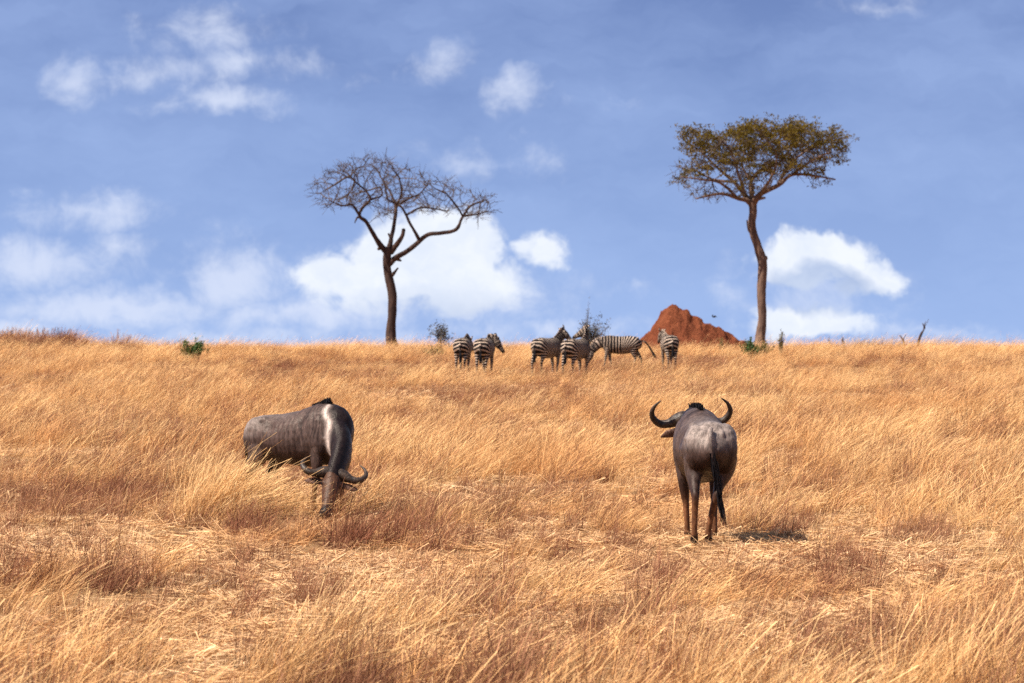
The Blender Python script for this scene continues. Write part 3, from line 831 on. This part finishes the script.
def make_stick(label, px, D, pts, seed):
    x0 = at_row(px, D); z0 = gz(x0, D)
    L = Loft()
    k = D / F
    for path in pts:
        L.tube([((X - px) * k, dy, CAMZ + (HOR - Y) * k - z0, r) for X, Y, dy, r in path], 0, 8, 4, up=(.2, 1, .1))
    o = L.raw('dead_branch', M['bark'], None); o.location = (x0, D, z0)
    return tag(o, label, 'branch')
make_stick('dark crooked dead branch sticking up above the grass against the sky on the right', 919, 208,
    [[(917, 352, 0, .07), (919, 340, 0, .065), (921.5, 334, .1, .06), (923.8, 330, .1, .035), (924.6, 327, .05, .05), (922.4, 323, 0, .012)], [(924.3, 327, .05, .025), (927, 323, .1, .014), (929, 319, .15, .008)], [(924, 326, .05, .02), (926, 321, 0, .008)]], 1)
make_stick('short dark dead branch just above the grass, left of the crooked one', 903, 208,
    [[(904.5, 352, 0, .05), (903.5, 341, 0, .045), (902, 338, .1, .04), (900, 335.3, .1, .02)], [(903.3, 340, 0, .02), (906, 334, .1, .008)]], 2)

# bird on the wing
B = Loft(); B.tube([(-.13, 0, 0, .02), (-.05, 0, .0, .05), (.06, 0, .01, .055), (.12, 0, .03, .035), (.17, 0, .03, .012)], 0, 10, 4)
B.tube([(-.12, 0, 0, .03, .01), (-.24, 0, -.01, .045, .006)], 0, 8, 2)
for sg in (1, -1):
    B.tube([(.02, sg * .04, .02, .05, .015), (.03, sg * .14, .09, .06, .010), (-.02, sg * .24, .10, .045, .007), (-.07, sg * .31, .07, .012, .004)], 0, 8, 4, up=(1, 0, 0))
bird = B.raw('bird', M['bird'], None); bx = at_row(713.5, 205)
bird.location = (bx, 205, CAMZ + (HOR - 317) / F * 205); bird.rotation_euler = (0.2, -.2, 2.4); bird.scale = (.62,) * 3
tag(bird, 'tiny dark bird in flight beside the slope of the red mound', 'bird')

# ------------------------------------------------------------------ termite mound
def make_mound():
    D = 207.0; px0 = 690.0; k = D / F; x0 = at_row(px0, D); z0 = gz(x0, D)
    prof = [(618, 352), (632, 345), (643, 336), (651, 329), (657, 319), (662, 310), (667, 305.5), (672, 303.5), (677, 305), (681, 308), (686, 308.5), (690, 312), (694, 315), (698, 316), (704, 320), (710, 323), (718, 326.5), (726, 331), (735, 335), (747, 341), (764, 348), (780, 356)]
    X = np.array([(p[0] - px0) * k for p in prof]); Z = np.array([CAMZ + (HOR - p[1]) * k - z0 for p in prof])
    nx, ny = 190, 120; xs = np.linspace(X[0], X[-1], nx); ys = np.linspace(-3.6, 3.6, ny)
    V = []; Fc = []
    for j, y in enumerate(ys):
        for i, x in enumerate(xs):
            p = float(np.interp(x, X, Z))
            # lateral shape: ridge running along x, conical skirts front and back
            wy = .30 + .66 * max(p, .02) ** .9
            u = abs(y + .12 * math.sin(x * 1.7)) / wy
            hh = p * max(0, 1 - u ** 1.25 * .62) if u < 1 else p * .38 * max(0, 1 - (u - 1) * 1.5)
            q = Vector((x * 1.5, y * 1.5, 3.3))
            rid = 1 - abs(noise.noise(q * 1.3)) * 2
            d = .10 * (rid - .6) + .07 * noise.noise(Vector((x * 4, y * 4, 1))) + .06 * noise.noise(Vector((x * 10, y * 10, 2)))
            V.append((x + .10 * noise.noise(Vector((x * 3, y * 3, 9))), y + .12 * noise.noise(Vector((x * 2.2, y * 1.1, 5))), hh + d * min(1, hh * 1.2) - .05 + (gz(x0 + x, D + y) - z0) * smooth01(1.0, 0.0, hh)))
    for j in range(ny - 1):
        for i in range(nx - 1):
            a = j * nx + i; Fc.append((a, a + 1, a + nx + 1, a + nx))
    o = mesh_obj('termite_mound', V, Fc, M['mound'], None, True); o.location = (x0, D, z0)
    tag(o, 'red clay termite mound with a jagged peak rising behind the zebras', 'termite mound')
make_mound()

# ------------------------------------------------------------------ ground sheet
def make_ground():
    xs = np.concatenate([-np.geomspace(60, 3500, 26)[::-1], np.linspace(-58, 58, 175), np.geomspace(60, 3500, 26)])
    ys = np.concatenate([-np.geomspace(20, 1500, 12)[::-1], np.linspace(-18, 300, 480), np.geomspace(303, 4500, 30)])
    XX, YY = np.meshgrid(xs, ys); ZZ = ground_z(XX, YY)
    V = np.stack([XX.ravel(), YY.ravel(), ZZ.ravel()], 1); nx = len(xs)
    Fc = [(j * nx + i, j * nx + i + 1, (j + 1) * nx + i + 1, (j + 1) * nx + i) for j in range(len(ys) - 1) for i in range(nx - 1)]
    o = mesh_obj('ground', V, Fc, M['soil'], None, True); o['kind'] = 'structure'
make_ground()

# ------------------------------------------------------------------ grass
def tuft_mesh(name, mat, n, rad, lmin, lmax, lean, spread, width, heads, seed, seg=3, lit=False, curve=.9):
    rr = random.Random(seed); V = []; Fc = []; T = []; Rn = []
    for b in range(n):
        a = rr.uniform(0, 6.28); q = rad * math.sqrt(rr.random()); p = Vector((math.cos(a) * q, math.sin(a) * q, -.02))
        L = rr.uniform(lmin, lmax)
        if lit:
            d = Vector((rr.gauss(0, 1), rr.gauss(0, 1), abs(rr.gauss(0, .13)) + .02)).normalized(); p.z = rr.uniform(0, .035); cv = .1
        else:
            th = rr.gauss(lean, spread); az = rr.gauss(0, .55)
            d = Vector((math.sin(th) * math.cos(az), math.sin(th) * math.sin(az) * .8 + rr.gauss(0, .12), max(.15, math.cos(th)))).normalized(); cv = curve * rr.uniform(.3, 1.1)
        side = d.cross(Vector((rr.gauss(0, 1), rr.gauss(0, 1), rr.gauss(0, .5)))); side.normalize()
        k0 = len(V); rn = rr.random(); w = width * rr.uniform(.6, 1.3)
        head = rr.random() < heads
        for k in range(seg + 1):
            t = k / seg
            ww = w * (1 - .8 * t) if not head else w * (.55 + (1.3 if t > .7 else 0) * (1 - (t - .7) / .3 * .7))
            V.append(p + side * ww * .5); V.append(p - side * ww * .5); T += [t, t]; Rn += [rn, rn]
            p = p + d * (L / seg); d = (d + Vector((cv * .45 / seg * 2, rr.gauss(0, .05), -cv * .30 / seg * 2))).normalized()
        for k in range(seg): Fc.append((k0 + 2 * k, k0 + 2 * k + 1, k0 + 2 * k + 3, k0 + 2 * k + 2))
    me = bpy.data.meshes.new(name); me.from_pydata([tuple(v) for v in V], [], Fc); me.materials.append(mat)
    fattr(me, 't', T); fattr(me, 'rnd', Rn)
    return bpy.data.objects.new(name, me)

def scatter(name, protos, P, rot, scl, idx, label_kind):
    pc = bpy.data.collections.new(name + '_source')       # kept out of the scene; only drawn as copies
    for i, o in enumerate(protos):
        o.name = '%s_%02d' % (name, i); pc.objects.link(o)
    me = bpy.data.meshes.new(name); me.vertices.add(len(P)); me.vertices.foreach_set('co', P.astype(np.float32).ravel())
    a = me.attributes.new('rot', 'FLOAT_VECTOR', 'POINT'); a.data.foreach_set('vector', rot.astype(np.float32).ravel())
    a = me.attributes.new('scl', 'FLOAT_VECTOR', 'POINT'); a.data.foreach_set('vector', scl.astype(np.float32).ravel())
    a = me.attributes.new('idx', 'INT', 'POINT'); a.data.foreach_set('value', idx.astype(np.int32).ravel())
    me.update(); o = link(bpy.data.objects.new(name, me)); o['kind'] = 'stuff'
    ng = bpy.data.node_groups.new(name, 'GeometryNodeTree')
    ng.interface.new_socket('Geometry', in_out='INPUT', socket_type='NodeSocketGeometry'); ng.interface.new_socket('Geometry', in_out='OUTPUT', socket_type='NodeSocketGeometry')
    gi = ng.nodes.new('NodeGroupInput'); go = ng.nodes.new('NodeGroupOutput')
    ci = ng.nodes.new('GeometryNodeCollectionInfo'); ci.inputs[0].default_value = pc; ci.inputs[1].default_value = True; ci.inputs[2].default_value = True
    ip = ng.nodes.new('GeometryNodeInstanceOnPoints'); ip.inputs['Pick Instance'].default_value = True
    def na(nm, dt):
        n = ng.nodes.new('GeometryNodeInputNamedAttribute'); n.data_type = dt; n.inputs['Name'].default_value = nm; return n.outputs[0]
    mp = ng.nodes.new('GeometryNodeMeshToPoints')
    ng.links.new(gi.outputs[0], mp.inputs[0]); ng.links.new(mp.outputs[0], ip.inputs['Points']); ng.links.new(ci.outputs[0], ip.inputs['Instance'])
    ng.links.new(na('idx', 'INT'), ip.inputs['Instance Index'])
    e2r = ng.nodes.new('FunctionNodeEulerToRotation'); ng.links.new(na('rot', 'FLOAT_VECTOR'), e2r.inputs[0]); ng.links.new(e2r.outputs[0], ip.inputs['Rotation'])
    ng.links.new(na('scl', 'FLOAT_VECTOR'), ip.inputs['Scale']); ng.links.new(ip.outputs[0], go.inputs[0])
    md = o.modifiers.new('scatter', 'NODES'); md.node_group = ng
    return o

def bump_(x, y, px, py, rx, ry):
    cx, cy = spot(px, py); return np.exp(-((x - cx) / rx) ** 2 - ((y - cy) / ry) ** 2)

def stand(x, y):
    return .8 * np.exp(-((x + 3.12) / .33) ** 2 - ((y - 44.9) / .6) ** 2)

def head_spot(x, y):
    return np.exp(-((x + 1.85) / .62) ** 4 - ((y - 43.5) / 1.5) ** 4)

def height_field(x, y):
    h = .33 + .46 * (fbm2(x, y, .60, 21, 3) - .5) * 2.0 + .20 * (fbm2(x * .6, y * .35, .22, 31, 2) - .5) * 2
    low = np.zeros_like(x)
    for a in [(640, 560, 1.0, 2.3), (600, 640, 1.25, 1.8), (470, 655, .8, 1.5), (330, 600, .85, 2.2), (200, 640, .45, 1.2), (720, 560, .5, 1.2), (560, 575, .6, 1.6), (690, 548, .6, 1.6), (800, 610, .5, .8), (440, 560, .5, 1.2), (520, 500, .8, 1.5)]:
        low = np.maximum(low, bump_(x, y, *a))
    near = smooth01(62, 44, y)
    low = np.maximum(low, .8 * near * smooth01(.54, .66, fbm2(x, y * .6, .55, 131, 2)))
    h = h * (1 - .90 * low)
    # keep the standing wildebeest's legs in view, and a taller stand in front of the grazing one
    h = h * (1 - .85 * bump_(x, y, 698, 553, .5, 2.0)) * (1 - .88 * head_spot(x, y))
    h = h * (1 - .35 * np.exp(-((x - 1.8) / 5) ** 2 - ((y - 140) / 10) ** 2))
    h = h + .62 * stand(x, y)
    h = h + .22 * bump_(x, y, 985, 640, .55, 2.0) + .15 * bump_(x, y, 60, 620, .5, 2.0)
    az = 512 + F * x / y
    hl = (np.exp(-((az - 16) / 16) ** 2) + 1.25 * np.exp(-((az - 70) / 7) ** 2) + .5 * np.exp(-((az - 45) / 6) ** 2)) * smooth01(196, 201, y) * smooth01(212, 208, y)
    h = h + .42 * hl + .20 * smooth01(170, 200, y)
    return np.clip(h, .07, 1.15)

def sample_points(bands, seed):
    g = np.random.default_rng(seed); X = []; Y = []; S = []
    for y0, y1, rho, sc_, jit in bands:
        w0 = .155 * y0 + 2.0; w1 = .155 * y1 + 2.0; area = (w0 + w1) * (y1 - y0); n = int(area * rho)
        y = np.sqrt(g.uniform(0, 1, int(n * 1.0)) * (y1 ** 2 - y0 ** 2) + y0 ** 2); x = g.uniform(-1, 1, len(y)) * (.155 * y + 2.0)
        X.append(x); Y.append(y); S.append(np.full(len(y), sc_))
    return np.concatenate(X), np.concatenate(Y), np.concatenate(S), g

def avoid(x, y, keep_legs=True):
    m = np.ones(len(x), bool)
    return m

# --- the swept golden grass
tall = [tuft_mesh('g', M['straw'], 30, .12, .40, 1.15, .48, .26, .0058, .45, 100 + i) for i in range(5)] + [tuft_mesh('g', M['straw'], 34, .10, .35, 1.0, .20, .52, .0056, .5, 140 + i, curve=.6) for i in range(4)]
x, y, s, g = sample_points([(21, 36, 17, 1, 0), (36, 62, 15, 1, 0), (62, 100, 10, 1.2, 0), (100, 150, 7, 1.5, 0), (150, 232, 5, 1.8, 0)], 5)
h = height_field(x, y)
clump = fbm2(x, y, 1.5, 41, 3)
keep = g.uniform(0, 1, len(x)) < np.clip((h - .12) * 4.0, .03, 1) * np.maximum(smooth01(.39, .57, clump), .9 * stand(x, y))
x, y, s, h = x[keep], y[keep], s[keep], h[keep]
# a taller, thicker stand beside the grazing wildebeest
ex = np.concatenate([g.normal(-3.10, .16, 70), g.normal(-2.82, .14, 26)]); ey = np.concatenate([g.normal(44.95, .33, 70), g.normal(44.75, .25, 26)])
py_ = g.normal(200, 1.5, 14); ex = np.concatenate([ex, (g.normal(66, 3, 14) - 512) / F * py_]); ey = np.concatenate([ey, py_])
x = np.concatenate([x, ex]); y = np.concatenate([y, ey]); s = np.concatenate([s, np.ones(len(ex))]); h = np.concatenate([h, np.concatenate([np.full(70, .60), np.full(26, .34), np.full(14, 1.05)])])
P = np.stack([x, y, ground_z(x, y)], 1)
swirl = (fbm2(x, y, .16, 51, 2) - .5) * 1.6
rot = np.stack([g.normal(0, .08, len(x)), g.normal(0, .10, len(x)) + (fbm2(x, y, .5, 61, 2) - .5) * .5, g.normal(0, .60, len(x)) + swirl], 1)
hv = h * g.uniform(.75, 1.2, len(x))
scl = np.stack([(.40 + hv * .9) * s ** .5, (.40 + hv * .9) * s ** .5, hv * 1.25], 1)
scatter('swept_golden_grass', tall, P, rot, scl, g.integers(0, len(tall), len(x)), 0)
n_tall = len(x)

# --- upright russet clumps
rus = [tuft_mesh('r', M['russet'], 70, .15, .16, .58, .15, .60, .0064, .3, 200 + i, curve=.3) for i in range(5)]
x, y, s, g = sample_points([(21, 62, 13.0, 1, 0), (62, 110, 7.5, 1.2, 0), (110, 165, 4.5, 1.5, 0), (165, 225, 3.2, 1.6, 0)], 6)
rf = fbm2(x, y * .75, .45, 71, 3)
w = .65 * smooth01(.55, .68, rf) + .06 + .60 * smooth01(.70, .82, vnoise(x, y, 2.2, 77))  # small scattered dark tufts also stand in for shaded gaps
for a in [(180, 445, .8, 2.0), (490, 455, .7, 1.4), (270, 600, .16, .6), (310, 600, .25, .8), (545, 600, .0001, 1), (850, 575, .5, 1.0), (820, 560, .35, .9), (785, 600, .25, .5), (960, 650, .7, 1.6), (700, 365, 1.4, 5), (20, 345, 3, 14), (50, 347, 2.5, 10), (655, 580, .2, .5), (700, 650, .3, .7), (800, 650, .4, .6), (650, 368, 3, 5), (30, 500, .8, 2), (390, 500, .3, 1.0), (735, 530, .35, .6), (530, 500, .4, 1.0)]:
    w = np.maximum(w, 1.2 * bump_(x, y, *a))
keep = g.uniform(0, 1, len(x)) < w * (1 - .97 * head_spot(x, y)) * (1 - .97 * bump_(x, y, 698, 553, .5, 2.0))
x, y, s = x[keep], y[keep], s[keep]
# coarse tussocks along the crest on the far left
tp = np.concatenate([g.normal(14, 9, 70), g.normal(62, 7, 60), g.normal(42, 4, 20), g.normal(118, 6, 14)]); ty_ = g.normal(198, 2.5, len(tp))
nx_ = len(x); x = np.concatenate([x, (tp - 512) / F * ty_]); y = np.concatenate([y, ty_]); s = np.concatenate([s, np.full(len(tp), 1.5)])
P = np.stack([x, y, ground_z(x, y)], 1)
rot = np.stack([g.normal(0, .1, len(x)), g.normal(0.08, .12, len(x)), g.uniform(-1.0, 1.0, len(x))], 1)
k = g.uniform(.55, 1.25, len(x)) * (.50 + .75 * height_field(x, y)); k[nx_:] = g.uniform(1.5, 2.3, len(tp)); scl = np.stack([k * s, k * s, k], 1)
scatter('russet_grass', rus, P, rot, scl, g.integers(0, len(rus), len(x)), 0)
n_rus = len(x)

# --- trampled straw and short stubble between the tufts
lit = [tuft_mesh('l', M['litter'], 60, .26, .08, .30, 0, 0, .0085, .1, 300 + i, seg=2, lit=True) for i in range(4)] + \
      [tuft_mesh('l', M['litter'], 40, .22, .04, .13, .40, .50, .0070, .2, 320 + i, seg=2) for i in range(4)]
x, y, s, g = sample_points([(21, 48, 22, 1, 0), (48, 80, 9, 1.2, 0), (80, 130, 3, 1.6, 0)], 8)
hh = height_field(x, y); lf = fbm2(x, y, .8, 91, 2); hh = hh * (1 - .9 * head_spot(x, y))
keep = g.uniform(0, 1, len(x)) < np.maximum(smooth01(.32, .12, hh), np.maximum(.12, .7 * smooth01(.54, .68, lf)))
x, y, s = x[keep], y[keep], s[keep]
P = np.stack([x, y, ground_z(x, y)], 1)
rot = np.stack([np.zeros(len(x)), np.zeros(len(x)), g.uniform(0, 6.28, len(x))], 1)
ix = g.integers(0, len(lit), len(x)); rot[:, 2] = np.where(ix >= 4, g.normal(0, .6, len(x)), rot[:, 2])
k = g.uniform(.7, 1.25, len(x)) * s; scl = np.stack([k, k, k], 1)
scatter('straw_litter', lit, P, rot, scl, ix, 0)
print('grass', n_tall, n_rus, len(x))

# ------------------------------------------------------------------ sky
SUN_EL = 50.0
sun_from = Vector((-.91, -.42, 0)).normalized()       # towards the sun, horizontally
w = bpy.data.worlds.new('World'); sc.world = w; w.use_nodes = True
nt = w.node_tree; nt.nodes.clear()
out = nt.nodes.new('ShaderNodeOutputWorld'); bg = nt.nodes.new('ShaderNodeBackground'); nt.links.new(bg.outputs[0], out.inputs[0])
BGS = 0.05
bg.inputs['Strength'].default_value = BGS
sky = nt.nodes.new('ShaderNodeTexSky'); sky.sky_type = 'NISHITA'; sky.sun_disc = False
sky.sun_elevation = R(SUN_EL); sky.sun_rotation = math.atan2(sun_from.x, sun_from.y)
sky.altitude = 1500; sky.air_density = 1.0; sky.dust_density = 0.4; sky.ozone_density = 2.0
tc = nt.nodes.new('ShaderNodeTexCoord').outputs['Generated']
sep = nt.nodes.new('ShaderNodeSeparateXYZ'); nt.links.new(tc, sep.inputs[0])
# direction in steps of 100 picture pixels: azimuth u, elevation v
u = math_node(nt, 'MULTIPLY', math_node(nt, 'ARCTAN2', sep.outputs[0], sep.outputs[1]), F / 100)
v = math_node(nt, 'MULTIPLY', math_node(nt, 'ARCSINE', sep.outputs[2]), F / 100)
uv = nt.nodes.new('ShaderNodeCombineXYZ'); nt.links.new(u, uv.inputs[0]); nt.links.new(v, uv.inputs[1]); UV = uv.outputs[0]
def warp(vec, scale, amp, detail=4):
    n = noise_tex(nt, vec, scale, detail, 0.6)
    s1 = nt.nodes.new('ShaderNodeVectorMath'); s1.operation = 'SUBTRACT'; nt.links.new(n.outputs['Color'], s1.inputs[0]); s1.inputs[1].default_value = (.5, .5, .5)
    m1 = vmul(nt, s1.outputs[0], (amp, amp, 0))
    a1 = nt.nodes.new('ShaderNodeVectorMath'); a1.operation = 'ADD'; nt.links.new(vec, a1.inputs[0]); nt.links.new(m1, a1.inputs[1])
    return a1.outputs[0]
UVw = warp(warp(UV, 1.1, .55), 4.5, .16, 3)
def blob(px, py, rx, ry, wgt, flat=0.0):
    s1 = nt.nodes.new('ShaderNodeVectorMath'); s1.operation = 'SUBTRACT'; nt.links.new(UVw, s1.inputs[0]); s1.inputs[1].default_value = ((px - 512) / 100, (420 - py) / 100, 0)
    m1 = vmul(nt, s1.outputs[0], (100 / rx, 100 / ry, 0))
    l = nt.nodes.new('ShaderNodeVectorMath'); l.operation = 'LENGTH'; nt.links.new(m1, l.inputs[0])
    return math_node(nt, 'MULTIPLY', math_node(nt, 'SUBTRACT', 1.0, l.outputs['Value'], True), wgt)
def group(bl):
    r = None
    for b in bl:
        o_ = blob(*b); r = o_ if r is None else math_node(nt, 'MAXIMUM', r, o_)
    return r
puff = noise_tex(nt, UV, 2.2, 7, 0.62, .3).outputs['Fac']
puffc = math_node(nt, 'SUBTRACT', puff, .5)
# crisp cumulus
crisp = group([(425, 258, 100, 64, 1.7), (455, 284, 100, 50, 1.1), (375, 285, 100, 44, 1.0), (815, 262, 78, 36, 1.5), (780, 264, 48, 28, 1.2), (868, 280, 48, 28, 1.2), (541, 249, 36, 28, .85), (812, 327, 95, 22, 1.0), (541, 249, 10, 8, .2)])
veil = group([(240, 280, 80, 52, 1.1), (490, 300, 110, 50, .8), (75, 78, 54, 36, .75), (515, 94, 42, 28, .75), (447, 62, 60, 34, .55), (207, 30, 105, 32, .65), (222, 101, 90, 24, .85), (240, 60, 75, 30, .7), (165, 70, 110, 26, .55), (310, 70, 90, 28, .4), (87, 210, 120, 32, .75), (50, 262, 150, 46, .75), (120, 250, 80, 26, .6), (490, 160, 110, 34, .5), (634, 285, 40, 20, .45), (100, 308, 280, 30, 1.0), (300, 316, 200, 26, .95), (0, 328, 90, 26, 1.0), (550, 332, 60, 18, .8), (480, 300, 150, 50, .55), (235, 270, 120, 60, .45), (320, 288, 50, 26, .5), (880, 5, 60, 18, .5), (10, 245, 40, 22, .6), (800, 300, 150, 60, .5), (590, 100, 90, 16, .2), (450, 335, 500, 26, .45), (230, 335, 300, 22, .6), (900, 335, 200, 18, .5)])
def dens(gr, amp, lo, hi):
    d = math_node(nt, 'ADD', gr, math_node(nt, 'MULTIPLY', puffc, amp))
    gate = math_node(nt, 'MULTIPLY', gr, 12.0, True)
    mr = nt.nodes.new('ShaderNodeMapRange'); mr.interpolation_type = 'SMOOTHSTEP'; nt.links.new(d, mr.inputs[0]); mr.inputs[1].default_value = lo; mr.inputs[2].default_value = hi
    return math_node(nt, 'MULTIPLY', mr.outputs[0], gate)
dc = dens(crisp, 1.05, .14, .56)
dv = dens(veil, 1.5, .06, .95)
# clouds elsewhere in the sky, away from this window
gn = noise_tex(nt, vmul(nt, tc, (1.0, 1.0, 2.2)), 3.2, 7, .58, .2).outputs['Fac']
far_u = math_node(nt, 'SUBTRACT', math_node(nt, 'MULTIPLY', math_node(nt, 'ABSOLUTE', u), .5), 2.9, True)
far_v = math_node(nt, 'SUBTRACT', math_node(nt, 'MULTIPLY', v, .4), 1.9, True)
far_ = math_node(nt, 'MAXIMUM', far_u, far_v)
dg_ = math_node(nt, 'MULTIPLY', ramp(nt, gn, [(.50, 0.0), (.66, .8)]), far_)
# thin high veil, streaked
st = noise_tex(nt, vmul(nt, UVw, (.35, 1.0, 1)), .9, 5, .6).outputs['Fac']
# clear sky colour from the sky model, looked up a little higher than the line of sight (clear dry air)
up = nt.nodes.new('ShaderNodeCombineXYZ'); nt.links.new(sep.outputs[0], up.inputs[0]); nt.links.new(sep.outputs[1], up.inputs[1])
nt.links.new(math_node(nt, 'ADD', math_node(nt, 'MULTIPLY', sep.outputs[2], 2.4), .17), up.inputs[2])
nrm = nt.nodes.new('ShaderNodeVectorMath'); nrm.operation = 'NORMALIZE'; nt.links.new(up.outputs[0], nrm.inputs[0]); nt.links.new(nrm.outputs[0], sky.inputs[0])
lowf = ramp(nt, math_node(nt, 'MAXIMUM', sep.outputs[2], 0.0), [(.11, 1.0), (.30, 0.0)])
clear = mixc(nt, lowf, sky.outputs[0], mixc(nt, 1.0, sky.outputs[0], (1.60, 1.46, 1.68), 'MULTIPLY'))
k = 0.72 / BGS
clear = mixc(nt, math_node(nt, 'MULTIPLY', ramp(nt, st, [(.38, 0.0), (.66, 1.0)]), .40), clear, (.32 * k, .43 * k, .70 * k))
lowhaze = ramp(nt, math_node(nt, 'MULTIPLY', v, .2), [(.14, .42), (.85, 0.0)])
clear = mixc(nt, lowhaze, clear, (.34 * k, .47 * k, .72 * k))
c = mixc(nt, math_node(nt, 'MULTIPLY', dv, .74), clear, (.58 * k, .63 * k, .76 * k))
# lit tops and greyer bellies of the cumulus
shade = ramp(nt, noise_tex(nt, vmul(nt, UVw, (1, 1.3, 1)), 1.6, 5, .6).outputs['Fac'], [(.35, 0.0), (.62, 1.0)])
belly = group([(812, 292, 72, 30, 2.6), (850, 302, 50, 18, 1.6), (450, 318, 150, 34, .8), (240, 300, 90, 26, .6)])
cl = mixc(nt, math_node(nt, 'MULTIPLY', belly, .95, True), (.72 * k, .75 * k, .80 * k), (.34 * k, .42 * k, .60 * k))
cl = mixc(nt, math_node(nt, 'MULTIPLY', shade, .55), cl, (.53 * k, .60 * k, .73 * k))
c = mixc(nt, math_node(nt, 'MULTIPLY', dc, .95), c, cl)
c = mixc(nt, dg_, c, (.75 * k, .79 * k, .88 * k))
nt.links.new(c, bg.inputs[0])
w.cycles.sampling_method = 'MANUAL'; w.cycles.sample_map_resolution = 512

# ------------------------------------------------------------------ sun
sd = bpy.data.lights.new('sun', 'SUN'); sd.energy = 5.0; sd.angle = R(.5); sd.color = (1.0, .93, .82)
so = bpy.data.objects.new('sun', sd); link(so)
dirn = sun_from * math.cos(R(SUN_EL)) + Vector((0, 0, math.sin(R(SUN_EL))))
so.rotation_euler = dirn.to_track_quat('Z', 'Y').to_euler(); so.location = (0, 0, 60)

# ------------------------------------------------------------------ camera
cd = bpy.data.cameras.new('camera'); cd.sensor_width = 36; cd.lens = F * 36 / 1024; cd.clip_start = .5; cd.clip_end = 9000
cam = bpy.data.objects.new('camera', cd); link(cam)
cam.location = (0, 0, CAMZ); cam.rotation_euler = (R(90) + math.atan((HOR - 341.5) / F), 0, 0)
cd.dof.use_dof = True; cd.dof.focus_distance = 42.5; cd.dof.aperture_fstop = 7.1
sc.camera = cam
sc.view_settings.view_transform = 'Standard'; sc.view_settings.look = 'None'; sc.view_settings.exposure = 0.88; sc.view_settings.gamma = 1
sc.cycles.max_bounces = 6; sc.cycles.diffuse_bounces = 2; sc.cycles.transparent_max_bounces = 4
sc.cycles.use_denoising = False
